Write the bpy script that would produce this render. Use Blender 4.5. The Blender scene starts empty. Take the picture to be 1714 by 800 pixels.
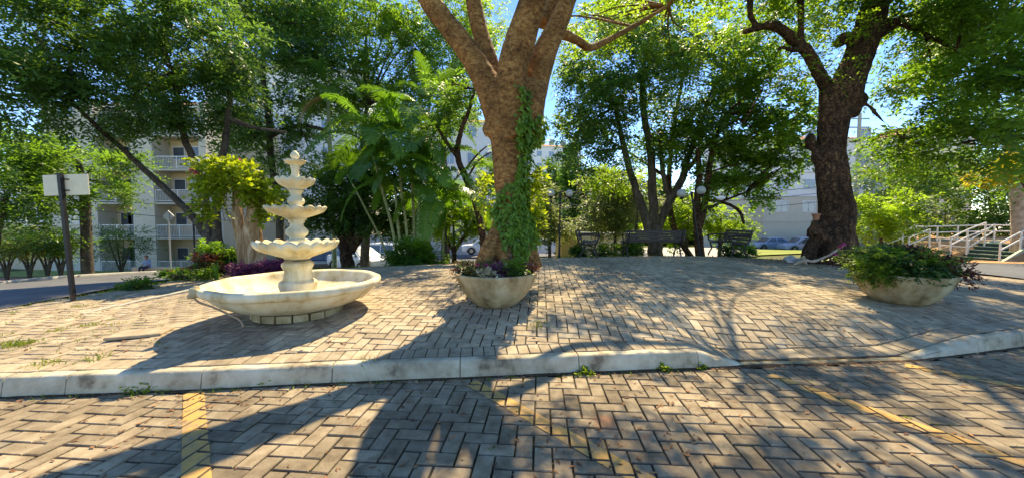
import bpy, math, random
import numpy as np
from mathutils import Vector, Matrix, noise, Euler

R = math.radians
S = bpy.context.scene
col = S.collection
rng = np.random.default_rng(7)
random.seed(7)

# ------------------------------------------------------------------ camera
CAM_H = 1.38
PITCH = R(2.67)
F = 600.0            # focal length in photo pixels (photo 1714 x 800)
cd = bpy.data.cameras.new('camera'); cam = bpy.data.objects.new('camera', cd); col.objects.link(cam)
cam.location = (0, 0, CAM_H); cam.rotation_euler = (R(90) - PITCH, 0, 0)
cd.sensor_width = 36.0; cd.lens = 36.0 * F / 1714.0; cd.clip_start = .05; cd.clip_end = 3000
S.camera = cam

# ------------------------------------------------------------------ light
SUN_EL = R(51)
SD = Vector((.26, .965, 0)).normalized()
sun_to = Vector((SD.x * math.cos(SUN_EL), SD.y * math.cos(SUN_EL), math.sin(SUN_EL)))
w = bpy.data.worlds.new('World'); S.world = w; w.use_nodes = True
nt = w.node_tree; nt.nodes.clear()
sk = nt.nodes.new('ShaderNodeTexSky'); sk.sky_type = 'NISHITA'; sk.sun_disc = False
sk.sun_elevation = SUN_EL; sk.sun_rotation = math.atan2(sun_to.x, sun_to.y)
sk.air_density = 0.7; sk.dust_density = 0.0; sk.ozone_density = 5.0; sk.altitude = 0
bg = nt.nodes.new('ShaderNodeBackground'); bg.inputs[1].default_value = 0.15
wo = nt.nodes.new('ShaderNodeOutputWorld')
hs = nt.nodes.new('ShaderNodeHueSaturation'); hs.inputs['Saturation'].default_value = 1.2; hs.inputs['Hue'].default_value = .512
nt.links.new(sk.outputs[0], hs.inputs['Color']); nt.links.new(hs.outputs[0], bg.inputs[0]); nt.links.new(bg.outputs[0], wo.inputs[0])
sl = bpy.data.lights.new('sun', 'SUN'); sl.energy = 2.75; sl.angle = R(.53); sl.color = (1, .96, .88)
so = bpy.data.objects.new('sun', sl); col.objects.link(so)
so.rotation_euler = (-sun_to).to_track_quat('-Z', 'Y').to_euler(); so.location = (10, 20, 30)
S.view_settings.view_transform = 'Standard'; S.view_settings.look = 'None'
S.view_settings.exposure = 1.72; S.view_settings.gamma = 1.0
S.view_settings.use_white_balance = True; S.view_settings.white_balance_temperature = 10200; S.view_settings.white_balance_tint = 4
S.cycles.max_bounces = 6; S.cycles.diffuse_bounces = 3; S.cycles.transmission_bounces = 4
S.cycles.transparent_max_bounces = 6; S.cycles.glossy_bounces = 2

# ------------------------------------------------------------------ measuring helpers
cP, sP = math.cos(PITCH), math.sin(PITCH)
def ray(px, py):
    u = (px - 857.0) / F; v = (400.0 - py) / F
    return (u, cP + v * sP, -sP + v * cP)
def P(px, py, Y):
    """point seen at that place of the photograph, Y metres ahead"""
    a, b, c = ray(px, py); t = Y / b
    return Vector((a * t, Y, CAM_H + c * t))
def G0(px, py, z=0.0):
    a, b, c = ray(px, py); t = (z - CAM_H) / c
    return Vector((a * t, b * t, z))

# ------------------------------------------------------------------ terrain height
_cp = [(0,632,.15),(340,617,.15),(770,598,.15),(960,590,.15),(1170,590,.15),(1300,606,.02),(1530,600,.02),(1714,560,.16),
 (500,540,.24),(830,517,.29),(1000,525,.30),(1000,469,.34),(1090,428,.36),(1200,428,.36),(940,430,.36),(760,441,.30),
 (640,445,.20),(122,512,.0),(0,545,-.02),(300,475,.03),(420,455,.10),(1380,440,.34),(1520,503,.30),(1650,457,.08),(1714,480,.08),
 (1300,520,.30),(1250,470,.34),
 (100,467,-1.2),(0,478,-1.2),(300,455,-1.4),(250,457,-2.6),(627,441,-2.2),(560,452,-2.1),(915,427,-1.75),(740,425,-2.1),
 (1290,418,-1.9),(1200,416,-1.6),(1400,424,-1.2),(1625,434,-.52),(1668,440,-.52),(1600,455,-.1)]
_C = []
for px, py, z in _cp:
    g = G0(px, py, z); _C.append((g.x, g.y, z))
_C += [(-60,-10,-1.0),(-60,40,-3),(-60,120,-4),(0,140,-4),(80,140,-3),(90,40,-1.5),(70,-10,0),(0,70,-3),(40,70,-2.4),(28,22,-.6),(25,8,-.1),
       (-14,3,-.25),(-22,6,-.8),(-12,-6,-.1),(-3,17,-.9),(3,18,-.7),(9,18,-.7),(-9,16,-1.0)]
_C = np.array(_C)
_s = 1.0
def _ker(d2): return -np.sqrt(d2 + _s * _s)
_D = ((_C[:, None, :2] - _C[None, :, :2]) ** 2).sum(-1)
_n = len(_C)
_A = np.zeros((_n + 1, _n + 1)); _A[:_n, :_n] = _ker(_D) + np.eye(_n) * .6; _A[:_n, _n] = 1; _A[_n, :_n] = 1
_W = np.linalg.solve(_A, np.r_[_C[:, 2], 0])
def Hn(x, y):
    x = np.asarray(x, float); y = np.asarray(y, float)
    d2 = (x[..., None] - _C[:, 0]) ** 2 + (y[..., None] - _C[:, 1]) ** 2
    return _ker(d2) @ _W[:_n] + _W[_n]
def H(x, y): return float(Hn(np.array([x]), np.array([y]))[0])
def G(px, py):
    """point of the ground behind the kerb seen at that place"""
    a, b, c = ray(px, py); z = 0.0; z0 = None
    for t in np.arange(1.5, 120, .15):
        if CAM_H + c * t < H(a * t, b * t): break
    lo, hi = t - .15, t
    for _ in range(12):
        m = (lo + hi) / 2
        if CAM_H + c * m < H(a * m, b * m): hi = m
        else: lo = m
    return Vector((a * hi, b * hi, H(a * hi, b * hi)))
def on(x, y, dz=0): return Vector((x, y, H(x, y) + dz))

# kerb front line (world)
_kb = [(-500,690),(-200,674),(0,665),(107,661),(335,652),(555,641),(770,632),(970,623),(1170,616),(1245,612),(1360,609),(1530,603),(1640,590),(1714,580),(1800,568),(1900,552)]
KB = [G0(a, b) for a, b in _kb]
KX = np.array([p.x for p in KB]); KY = np.array([p.y for p in KB])
def K(x): return np.interp(x, KX, KY)
def kseg(x):
    i = int(np.clip(np.searchsorted(KX, x) - 1, 0, len(KX) - 2))
    a = Vector((KX[i], KY[i])); b = Vector((KX[i + 1], KY[i + 1]))
    d = (b - a).normalized(); return a, d, Vector((-d.y, d.x))
# height of the kerb top along x
KTX = [KX[0], G0(1170,616).x, G0(1245,612).x, G0(1530,603).x, G0(1640,590).x, KX[-1]]
KTZ = [.15, .15, .012, .012, .15, .18]
def KT(x): return float(np.interp(x, KTX, KTZ))
# far edge of the plaza
_pb = [G(0,547), G(122,514), G(220,489), G(300,471), G(420,456), G(640,444), G(760,440), G(940,431), G(1090,427), G(1210,429), G(1340,438), G(1480,440), G(1650,457), G(1714,480)]
PX0, PX1 = -7.6, 11.5
_bx = [-7.7,-7.5,-7.2,-6.6,-3.4,-1.4,1.4,4.2,6.2,7.7,9.6,11.6]
_by = [5.2,7.5,9.0,9.9,10.0,9.7,11.0,11.3,11.3,10.6,10.4,8.2]
def B(x): return np.interp(x, _bx, _by)

# ------------------------------------------------------------------ object helpers
def tag(o, label=None, cat=None, group=None, kind=None):
    if label: o['label'] = label
    if cat: o['category'] = cat
    if group: o['group'] = group
    if kind: o['kind'] = kind
    return o
def thing(name, loc, label, cat, group=None, rz=0):
    o = bpy.data.objects.new(name, None); col.objects.link(o); o.empty_display_size = .2
    o.location = loc; o.rotation_euler = (0, 0, rz)
    return tag(o, label, cat, group)
def link(name, me, mat=None, parent=None, smooth=False):
    o = bpy.data.objects.new(name, me); col.objects.link(o)
    if mat is not None and len(me.materials) == 0: me.materials.append(mat)
    if parent is not None: o.parent = parent
    if smooth: me.polygons.foreach_set('use_smooth', [True] * len(me.polygons))
    return o
def npmesh(name, V, Fq, tint=None, smooth=False):
    """fast mesh: V (n,3), Fq (m,k)"""
    V = np.asarray(V, np.float32); Fq = np.asarray(Fq, np.int32)
    me = bpy.data.meshes.new(name); m, k = Fq.shape
    me.vertices.add(len(V)); me.vertices.foreach_set('co', V.ravel())
    me.loops.add(m * k); me.loops.foreach_set('vertex_index', Fq.ravel())
    me.polygons.add(m); me.polygons.foreach_set('loop_start', np.arange(0, m * k, k, dtype=np.int32))
    me.polygons.foreach_set('loop_total', np.full(m, k, np.int32))
    if tint is not None:
        a = me.attributes.new('tint', 'FLOAT', 'POINT'); a.data.foreach_set('value', np.asarray(tint, np.float32))
    me.update(calc_edges=True)
    if smooth: me.polygons.foreach_set('use_smooth', np.ones(m, bool))
    return me

class MB:
    """mesh collector"""
    def __init__(s): s.v = []; s.f = []; s.t = []
    def add(s, vs, fs, t=0.5):
        n = len(s.v); s.v += [tuple(p) for p in vs]; s.f += [[i + n for i in f] for f in fs]; s.t += [t] * len(vs)
    def box(s, c, d, rz=0, M=None, t=.5, bev=0):
        x, y, z = d[0] / 2, d[1] / 2, d[2] / 2
        if M is None: M = Matrix.Translation(Vector(c)) @ Matrix.Rotation(rz, 4, 'Z')
        else: M = Matrix.Translation(Vector(c)) @ M
        if bev <= 0:
            vs = [M @ Vector((a * x, b * y, e * z)) for e in (-1, 1) for a, b in ((-1,-1),(1,-1),(1,1),(-1,1))]
            s.add(vs, [[3,2,1,0],[4,5,6,7],[0,1,5,4],[1,2,6,5],[2,3,7,6],[3,0,4,7]], t)
        else:
            vs = []
            for e, k in ((-z, bev), (-z + bev, 0), (z - bev, 0), (z, bev)):
                for a, b in ((-1,-1),(1,-1),(1,1),(-1,1)): vs.append(M @ Vector((a * (x - k), b * (y - k), e)))
            fs = [[3,2,1,0],[12,13,14,15]]
            for L in range(3):
                for i in range(4):
                    j = (i + 1) % 4; fs.append([L*4+i, L*4+j, L*4+4+j, L*4+4+i])
            s.add(vs, fs, t)
        return s
    def tube(s, pts, rad, n=8, t=.5, cap=True, jit=0):
        pts = [Vector(p) for p in pts]
        if not hasattr(rad, '__len__'): rad = [rad] * len(pts)
        vs = []; fs = []; up = None
        for i, p in enumerate(pts):
            d = (pts[min(i + 1, len(pts) - 1)] - pts[max(i - 1, 0)]).normalized()
            if up is None:
                up = Vector((0, 0, 1)) if abs(d.z) < .9 else Vector((1, 0, 0))
            a = (up - d * up.dot(d)).normalized(); b = d.cross(a); up = a
            for k in range(n):
                q = 2 * math.pi * k / n; r = rad[i] * (1 + (random.uniform(-jit, jit) if jit else 0))
                vs.append(p + a * math.cos(q) * r + b * math.sin(q) * r)
        for i in range(len(pts) - 1):
            for k in range(n):
                j = (k + 1) % n; fs.append([i*n+k, i*n+j, (i+1)*n+j, (i+1)*n+k])
        if cap: fs.append(list(range(n))[::-1]); fs.append([(len(pts)-1)*n + k for k in range(n)])
        s.add(vs, fs, t); return s
    def lathe(s, prof, n=32, c=(0,0,0), t=.5, wave=None, closed=False):
        """prof list of (r,z); wave(i, ang) multiplies r"""
        vs = []; fs = []; c = Vector(c)
        for i, (r, z) in enumerate(prof):
            for k in range(n):
                q = 2 * math.pi * k / n; rr = r; zz = z
                if wave: rr, zz = wave(i, q, r, z)
                vs.append(c + Vector((rr * math.cos(q), rr * math.sin(q), zz)))
        for i in range(len(prof) - 1):
            for k in range(n):
                j = (k + 1) % n; fs.append([i*n+k, i*n+j, (i+1)*n+j, (i+1)*n+k])
        if prof[0][0] > 1e-4: fs.append(list(range(n))[::-1])
        if prof[-1][0] > 1e-4: fs.append([(len(prof)-1)*n + k for k in range(n)])
        s.add(vs, fs, t); return s
    def ball(s, c, r, n=12, m=8, sc=(1,1,1), t=.5):
        vs = []; fs = []
        for i in range(m + 1):
            th = math.pi * i / m
            for k in range(n):
                q = 2 * math.pi * k / n
                vs.append(Vector(c) + Vector((r*sc[0]*math.sin(th)*math.cos(q), r*sc[1]*math.sin(th)*math.sin(q), -r*sc[2]*math.cos(th))))
        for i in range(m):
            for k in range(n):
                j = (k + 1) % n; fs.append([i*n+k, i*n+j, (i+1)*n+j, (i+1)*n+k])
        s.add(vs, fs, t); return s
    def prism(s, poly, z0, z1, t=.5):
        n = len(poly)
        s.add([(p[0], p[1], z0) for p in poly] + [(p[0], p[1], z1) for p in poly],
              [list(range(n))[::-1], [n + i for i in range(n)]] + [[i, (i+1)%n, n+(i+1)%n, n+i] for i in range(n)], t)
        return s
    def mesh(s, name='m'):
        me = bpy.data.meshes.new(name); me.from_pydata(s.v, [], s.f)
        a = me.attributes.new('tint', 'FLOAT', 'POINT'); a.data.foreach_set('value', np.array(s.t, np.float32))
        me.update(); return me
    def build(s, name, mat, parent=None, smooth=False, angle=None):
        me = s.mesh(name); me.materials.append(mat)
        o = link(name, me, None, parent)
        if smooth:
            me.polygons.foreach_set('use_smooth', [True] * len(me.polygons))
            me.set_sharp_from_angle(angle=R(angle or 40))
        return o

def meld(mb, voxel, name, mat, parent=None, amp=0, freq=3, smooth_it=2, stretch=1.0, amp2=0, freq2=20):
    """fuse overlapping tubes into one continuous skin and roughen it"""
    me = mb.mesh(name); o = bpy.data.objects.new('tmp', me); col.objects.link(o)
    m = o.modifiers.new('r', 'REMESH'); m.mode = 'VOXEL'; m.voxel_size = voxel
    if smooth_it:
        k = o.modifiers.new('s', 'SMOOTH'); k.iterations = smooth_it; k.factor = .6
    dg = bpy.context.evaluated_depsgraph_get(); dg.update()
    ev = o.evaluated_get(dg); me2 = bpy.data.meshes.new_from_object(ev)
    bpy.data.objects.remove(o)
    me2.name = name
    if amp or amp2:
        n = len(me2.vertices)
        co = np.empty(n * 3, np.float32); me2.vertices.foreach_get('co', co); co = co.reshape(-1, 3)
        no = np.empty(n * 3, np.float32); me2.vertices.foreach_get('normal', no); no = no.reshape(-1, 3)
        dsp = np.array([amp * noise.noise((c[0]*freq, c[1]*freq, c[2]*freq*stretch)) +
                        amp2 * noise.noise((c[0]*freq2, c[1]*freq2, c[2]*freq2*stretch*.6 + 7)) for c in co.tolist()], np.float32)
        co += no * dsp[:, None]; me2.vertices.foreach_set('co', co.ravel()); me2.update()
    me2.materials.clear(); me2.materials.append(mat)
    me2.polygons.foreach_set('use_smooth', [True] * len(me2.polygons))
    return link(name, me2, None, parent)

# ------------------------------------------------------------------ materials
def _new(name):
    m = bpy.data.materials.new(name); m.use_nodes = True
    n = m.node_tree.nodes; n.clear(); out = n.new('ShaderNodeOutputMaterial'); p = n.new('ShaderNodeBsdfPrincipled')
    m.node_tree.links.new(p.outputs[0], out.inputs[0]); return m, n, m.node_tree.links, p, out
def rgb(c): return (c[0], c[1], c[2], 1)
def plain(name, c, rough=.6, metal=0, spec=.5, noise_amt=.15, nscale=8, bump=0, bscale=40, coat=0):
    m, n, l, p, out = _new(name)
    tc = n.new('ShaderNodeTexCoord'); tx = n.new('ShaderNodeTexNoise'); tx.inputs['Scale'].default_value = nscale; tx.inputs['Detail'].default_value = 5
    l.new(tc.outputs['Object'], tx.inputs['Vector'])
    mr = n.new('ShaderNodeMapRange'); mr.inputs[1].default_value = .3; mr.inputs[2].default_value = .7
    mr.inputs[3].default_value = 1 - noise_amt; mr.inputs[4].default_value = 1 + noise_amt
    l.new(tx.outputs[0], mr.inputs[0])
    mx = n.new('ShaderNodeVectorMath'); mx.operation = 'SCALE'; mx.inputs[0].default_value = c[:3]
    l.new(mr.outputs[0], mx.inputs['Scale']); l.new(mx.outputs[0], p.inputs['Base Color'])
    p.inputs['Roughness'].default_value = rough; p.inputs['Metallic'].default_value = metal
    p.inputs['Specular IOR Level'].default_value = spec; p.inputs['Coat Weight'].default_value = coat
    if bump:
        t2 = n.new('ShaderNodeTexNoise'); t2.inputs['Scale'].default_value = bscale; t2.inputs['Detail'].default_value = 6
        l.new(tc.outputs['Object'], t2.inputs['Vector'])
        b = n.new('ShaderNodeBump'); b.inputs['Strength'].default_value = bump; b.inputs['Distance'].default_value = .02
        l.new(t2.outputs[0], b.inputs['Height']); l.new(b.outputs[0], p.inputs['Normal'])
    return m
def ramped(name, stops, scale=4, detail=8, rough=.8, coord='Object', stretch=(1,1,1), bump=.3, bdist=.02, bscale=None, tint=None, dist=0, macro=None, stains=(), crack=None):
    """colour ramp over noise; tint = (dark, light) factors over the mesh attribute 'tint'"""
    m, n, l, p, out = _new(name)
    tc = n.new('ShaderNodeTexCoord'); mp = n.new('ShaderNodeMapping'); mp.inputs['Scale'].default_value = stretch
    if coord == 'World':
        g = n.new('ShaderNodeNewGeometry'); l.new(g.outputs['Position'], mp.inputs[0])
    else: l.new(tc.outputs[coord], mp.inputs[0])
    tx = n.new('ShaderNodeTexNoise'); tx.inputs['Scale'].default_value = scale; tx.inputs['Detail'].default_value = detail; tx.inputs['Distortion'].default_value = dist
    tx.inputs['Roughness'].default_value = .62
    l.new(mp.outputs[0], tx.inputs['Vector'])
    cr = n.new('ShaderNodeValToRGB'); e = cr.color_ramp.elements
    while len(e) < len(stops): e.new(.5)
    for k, (pos, c) in enumerate(stops): e[k].position = pos; e[k].color = rgb(c)
    l.new(tx.outputs[0], cr.inputs[0]); src = cr.outputs[0]
    if tint:
        at = n.new('ShaderNodeAttribute'); at.attribute_name = 'tint'
        mr = n.new('ShaderNodeMapRange'); mr.inputs[3].default_value = tint[0]; mr.inputs[4].default_value = tint[1]
        l.new(at.outputs['Fac'], mr.inputs[0])
        vm = n.new('ShaderNodeVectorMath'); vm.operation = 'SCALE'; l.new(src, vm.inputs[0]); l.new(mr.outputs[0], vm.inputs['Scale']); src = vm.outputs[0]
    if crack:
        vm_ = n.new('ShaderNodeMapping'); vm_.inputs['Scale'].default_value = crack[1]; l.new(tc.outputs['Object'], vm_.inputs[0])
        wn_ = n.new('ShaderNodeTexNoise'); wn_.inputs['Scale'].default_value = 6; l.new(tc.outputs['Object'], wn_.inputs['Vector'])
        wa_ = n.new('ShaderNodeVectorMath'); wa_.operation = 'MULTIPLY_ADD'; wa_.inputs[1].default_value = (.5,.5,.5); l.new(wn_.outputs['Color'], wa_.inputs[0]); l.new(vm_.outputs[0], wa_.inputs[2])
        vo = n.new('ShaderNodeTexVoronoi'); vo.feature = 'DISTANCE_TO_EDGE'; vo.inputs['Scale'].default_value = crack[0]; l.new(wa_.outputs[0], vo.inputs['Vector'])
        mc = n.new('ShaderNodeMapRange'); mc.inputs[1].default_value = 0; mc.inputs[2].default_value = .16; mc.inputs[3].default_value = crack[2]; mc.inputs[4].default_value = 1.05; l.new(vo.outputs['Distance'], mc.inputs[0])
        vc = n.new('ShaderNodeVectorMath'); vc.operation = 'SCALE'; l.new(src, vc.inputs[0]); l.new(mc.outputs[0], vc.inputs['Scale']); src = vc.outputs[0]
    if macro:
        t3 = n.new('ShaderNodeTexNoise'); t3.inputs['Scale'].default_value = macro[0]; t3.inputs['Detail'].default_value = 4; l.new(mp.outputs[0], t3.inputs['Vector'])
        m3 = n.new('ShaderNodeMapRange'); m3.inputs[1].default_value = .35; m3.inputs[2].default_value = .62; m3.inputs[3].default_value = macro[1]; m3.inputs[4].default_value = macro[2]; l.new(t3.outputs[0], m3.inputs[0])
        v3 = n.new('ShaderNodeVectorMath'); v3.operation = 'SCALE'; l.new(src, v3.inputs[0]); l.new(m3.outputs[0], v3.inputs['Scale']); src = v3.outputs[0]
    for (sx, sy, sr, sc_) in stains:
        dn = n.new('ShaderNodeVectorMath'); dn.operation = 'DISTANCE'; dn.inputs[1].default_value = (sx, sy, 0); l.new(mp.outputs[0], dn.inputs[0])
        ad = n.new('ShaderNodeMath'); ad.operation = 'MULTIPLY_ADD'; ad.inputs[1].default_value = sr * 1.6; l.new(tx.outputs[0], ad.inputs[0]); l.new(dn.outputs['Value'], ad.inputs[2])
        m4 = n.new('ShaderNodeMapRange'); m4.inputs[1].default_value = sr * 1.25; m4.inputs[2].default_value = sr * 1.9; m4.inputs[3].default_value = .8; m4.inputs[4].default_value = 0; l.new(ad.outputs[0], m4.inputs[0])
        mx4 = n.new('ShaderNodeMix'); mx4.data_type = 'RGBA'; mx4.inputs[7].default_value = rgb(sc_); l.new(m4.outputs[0], mx4.inputs[0]); l.new(src, mx4.inputs[6]); src = mx4.outputs[2]
    l.new(src, p.inputs['Base Color']); p.inputs['Roughness'].default_value = rough; p.inputs['Specular IOR Level'].default_value = .3
    if bump:
        t2 = n.new('ShaderNodeTexNoise'); t2.inputs['Scale'].default_value = bscale or scale * 4; t2.inputs['Detail'].default_value = 8
        l.new(mp.outputs[0], t2.inputs['Vector'])
        b = n.new('ShaderNodeBump'); b.inputs['Strength'].default_value = bump; b.inputs['Distance'].default_value = bdist
        l.new(t2.outputs[0], b.inputs['Height'])
        if crack:
            b2 = n.new('ShaderNodeBump'); b2.inputs['Strength'].default_value = .9; b2.inputs['Distance'].default_value = crack[3]; l.new(mc.outputs[0], b2.inputs['Height']); l.new(b2.outputs[0], b.inputs['Normal'])
        l.new(b.outputs[0], p.inputs['Normal'])
    return m
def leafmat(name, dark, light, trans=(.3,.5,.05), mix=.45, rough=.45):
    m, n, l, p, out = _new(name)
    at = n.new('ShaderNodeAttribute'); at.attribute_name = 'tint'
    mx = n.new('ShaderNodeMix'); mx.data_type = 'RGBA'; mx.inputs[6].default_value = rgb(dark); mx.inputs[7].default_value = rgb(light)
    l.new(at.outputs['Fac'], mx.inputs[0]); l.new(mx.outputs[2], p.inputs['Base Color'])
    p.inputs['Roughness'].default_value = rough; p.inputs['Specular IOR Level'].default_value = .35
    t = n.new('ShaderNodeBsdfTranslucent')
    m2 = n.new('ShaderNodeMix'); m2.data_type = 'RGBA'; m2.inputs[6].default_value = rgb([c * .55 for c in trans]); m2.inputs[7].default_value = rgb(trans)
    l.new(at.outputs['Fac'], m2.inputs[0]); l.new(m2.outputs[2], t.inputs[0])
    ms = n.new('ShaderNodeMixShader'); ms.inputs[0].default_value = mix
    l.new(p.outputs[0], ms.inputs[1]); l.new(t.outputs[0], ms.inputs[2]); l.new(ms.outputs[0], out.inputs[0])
    return m
M = {}
M['paver'] = ramped('paver_concrete', [(.25,(.15,.105,.065)),(.5,(.29,.22,.145)),(.78,(.43,.35,.245))], scale=9, macro=(.9,.66,1.12), stains=((.66,2.42,.10,(.36,.17,.09)),(.86,2.25,.05,(.36,.17,.09)),(-3.3,2.0,.22,(.33,.30,.24))), rough=.88, coord='World', bump=.55, bdist=.006, bscale=90, tint=(.70,1.16))
M['paver_plaza'] = ramped('paver_sand', [(.25,(.24,.17,.11)),(.5,(.40,.31,.21)),(.78,(.54,.45,.33))], scale=7, macro=(.7,.74,1.12), rough=.88, coord='World', bump=.5, bdist=.006, bscale=90, tint=(.78,1.12))
M['joint'] = ramped('joint_soil', [(.3,(.030,.022,.014)),(.6,(.07,.05,.03)),(.8,(.08,.09,.03))], scale=6, coord='World', rough=.95)
M['kerb'] = ramped('whitewashed_kerb', [(.33,(.20,.15,.10)),(.44,(.46,.38,.26)),(.6,(.61,.53,.39)),(.8,(.70,.63,.49))], scale=4.5, detail=12, macro=(1.3,.72,1.05), coord='World', rough=.8, bump=.4, bdist=.008, bscale=40)
M['line'] = ramped('yellow_line_paint', [(.35,(.26,.19,.13)),(.45,(.46,.27,.10)),(.6,(.60,.32,.09)),(.8,(.64,.36,.10))], scale=9, detail=12, coord='World', rough=.7, bump=.3, bdist=.004, bscale=90)
M['asphalt'] = ramped('asphalt', [(.3,(.085,.085,.09)),(.7,(.15,.15,.155))], scale=1.2, coord='World', rough=.85, bump=.3, bscale=60)
M['ground'] = ramped('grass_earth', [(.34,(.13,.085,.045)),(.48,(.10,.11,.03)),(.7,(.12,.17,.035))], scale=.6, detail=10, coord='World', rough=.95, bump=.6, bdist=.05, bscale=18)
M['lawn'] = ramped('lime_lawn', [(.3,(.16,.20,.04)),(.6,(.28,.32,.07)),(.8,(.36,.33,.12))], scale=1.5, coord='World', rough=.95, bump=.5, bscale=30)  # yellow-green grass colour
M['earth'] = ramped('red_earth', [(.3,(.22,.09,.04)),(.7,(.40,.20,.10))], scale=1.5, coord='World', rough=.95, bump=.5, bscale=20)
M['orange'] = ramped('orange_earth', [(.3,(.42,.22,.10)),(.7,(.60,.36,.18))], scale=1.5, coord='World', rough=.95, bump=.3, bscale=20)
M['concrete'] = ramped('pale_concrete', [(.3,(.36,.33,.27)),(.7,(.52,.49,.42))], scale=2, coord='World', rough=.85, bump=.3, bscale=30)
M['fountain'] = ramped('cream_cast_stone', [(.30,(.36,.23,.10)),(.40,(.62,.50,.29)),(.52,(.74,.66,.46)),(.75,(.82,.78,.64))], scale=5, detail=12, macro=(2.2,.8,1.04), rough=.72, stretch=(1,1,.45), bump=.35, bdist=.008, bscale=35)
M['bowl'] = ramped('weathered_bowl', [(.32,(.22,.14,.07)),(.45,(.40,.29,.15)),(.58,(.50,.40,.24)),(.75,(.58,.50,.34))], scale=6, macro=(2.5,.75,1.08), detail=10, rough=.88, bump=.6, bdist=.012, bscale=30, stretch=(1,1,.6))
M['soil'] = ramped('planter_soil', [(.3,(.03,.018,.011)),(.7,(.09,.055,.03))], scale=20, rough=.95)
M['bark'] = ramped('orange_brown_bark', [(.30,(.08,.032,.016)),(.43,(.22,.095,.030)),(.55,(.34,.165,.055)),(.68,(.43,.24,.09)),(.8,(.53,.36,.17))], scale=16, detail=12, dist=.5, stretch=(.8,.8,1.5), rough=.9, bump=.8, bdist=.02, bscale=38, macro=(2.2,.62,1.2), crack=(9,(1,1,.55),.72,.012))
M['bark_dark'] = ramped('dark_brown_bark', [(.3,(.030,.016,.010)),(.5,(.10,.048,.026)),(.72,(.25,.13,.065))], scale=12, macro=(1.6,.65,1.25), crack=(9,(1,1,.28),.35,.03), detail=10, stretch=(1,1,.5), rough=.93, bump=.9, bdist=.03, bscale=22)
M['bark_grey'] = ramped('grey_bark', crack=(10,(1,1,.25),.5,.02), stops= [(.3,(.045,.032,.022)),(.5,(.11,.08,.055)),(.75,(.20,.155,.11))], scale=5, detail=8, stretch=(1,1,.35), rough=.93, bump=.7, bdist=.02, bscale=20)
M['bark_stump'] = ramped('pale_peeling_bark', [(.32,(.14,.065,.025)),(.48,(.33,.20,.10)),(.68,(.55,.42,.27))], scale=3, detail=9, dist=1.2, stretch=(2,2,.5), rough=.9, bump=.9, bdist=.03, bscale=14)
M['palm_stem'] = ramped('green_palm_cane', [(.3,(.16,.18,.06)),(.55,(.30,.32,.14)),(.8,(.42,.40,.24))], scale=3, stretch=(1,1,6), rough=.6, bump=.4)
M['twig'] = ramped('pale_dead_wood', [(.3,(.30,.19,.12)),(.7,(.55,.42,.32))], scale=6, stretch=(1,1,1), rough=.8)
M['leaf_dark'] = leafmat('leaf_dark', (.022,.065,.018), (.075,.17,.03), (.26,.50,.04), .42)
M['leaf_cool'] = leafmat('leaf_cool', (.022,.070,.022), (.085,.19,.045), (.30,.56,.07), .42)
M['leaf_mid'] = leafmat('leaf_mid', (.035,.085,.014), (.10,.20,.028), (.34,.62,.06), .48)
M['leaf_lime'] = leafmat('leaf_lime', (.07,.13,.012), (.19,.27,.025), (.50,.76,.07), .55)
M['leaf_yellow'] = leafmat('leaf_yellow', (.30,.26,.02), (.46,.36,.03), (.80,.66,.05), .5)
M['leaf_olive'] = leafmat('leaf_olive', (.06,.085,.03), (.16,.19,.06), (.45,.55,.15), .45)
M['vine'] = leafmat('vine_lime', (.07,.14,.012), (.24,.32,.03), (.66,.80,.06), .5)
M['ivy'] = leafmat('ivy_green', (.05,.14,.02), (.18,.34,.04), (.40,.62,.05), .35)
M['palm'] = leafmat('palm_leaf', (.022,.085,.018), (.09,.22,.03), (.30,.60,.05), .42, .3)
M['palm_old'] = leafmat('dry_palm_leaf', (.20,.14,.04), (.38,.27,.08), (.55,.38,.08), .3)
M['purple'] = leafmat('purple_leaf', (.075,.02,.05), (.22,.06,.15), (.4,.08,.25), .3)
M['maroon'] = leafmat('maroon_leaf', (.06,.022,.02), (.17,.06,.045), (.35,.10,.05), .3)
M['cream_leaf'] = leafmat('cream_variegated_leaf', (.42,.36,.22), (.66,.58,.40), (.6,.5,.25), .25)
M['pink'] = leafmat('pink_petal', (.50,.03,.16), (.78,.12,.32), (.8,.1,.35), .3)
M['red_petal'] = leafmat('red_petal', (.42,.01,.03), (.62,.05,.07), (.8,.06,.08), .3)
M['litter'] = ramped('leaf_litter', [(.3,(.12,.05,.025)),(.5,(.25,.12,.06)),(.75,(.42,.26,.14))], scale=5, coord='World', rough=.9, tint=(.5,1.4), bump=0)
M['grass'] = leafmat('grass_blade', (.10,.17,.02), (.26,.30,.05), (.4,.5,.06), .35)
M['black'] = plain('black_metal', (.020,.020,.022), .5, .4)
M['rust'] = plain('rusty_post', (.07,.045,.035), .8, 0, bump=.3)
M['white_metal'] = plain('white_painted_metal', (.72,.70,.66), .5)
M['cream_metal'] = plain('cream_painted_rail', (.78,.72,.64), .5)
M['grey_metal'] = plain('grey_galvanised', (.42,.43,.43), .5, .3)
M['sign'] = plain('cream_sign_back', (.70,.64,.46), .6, noise_amt=.06)
M['globe'] = plain('opal_globe', (.44,.44,.42), .25, noise_amt=.03)
M['wood'] = ramped('grey_bench_slats', [(.3,(.045,.035,.032)),(.7,(.12,.098,.088))], scale=4, stretch=(1,8,8), rough=.75, bump=.3)
M['iron'] = plain('cast_iron', (.035,.028,.028), .55, .3)
M['terracotta'] = plain('terracotta', (.36,.14,.075), .8)
M['stone_w'] = ramped('whitewashed_stone', [(.35,(.25,.24,.23)),(.6,(.62,.62,.62))], scale=5, rough=.8)
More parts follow.
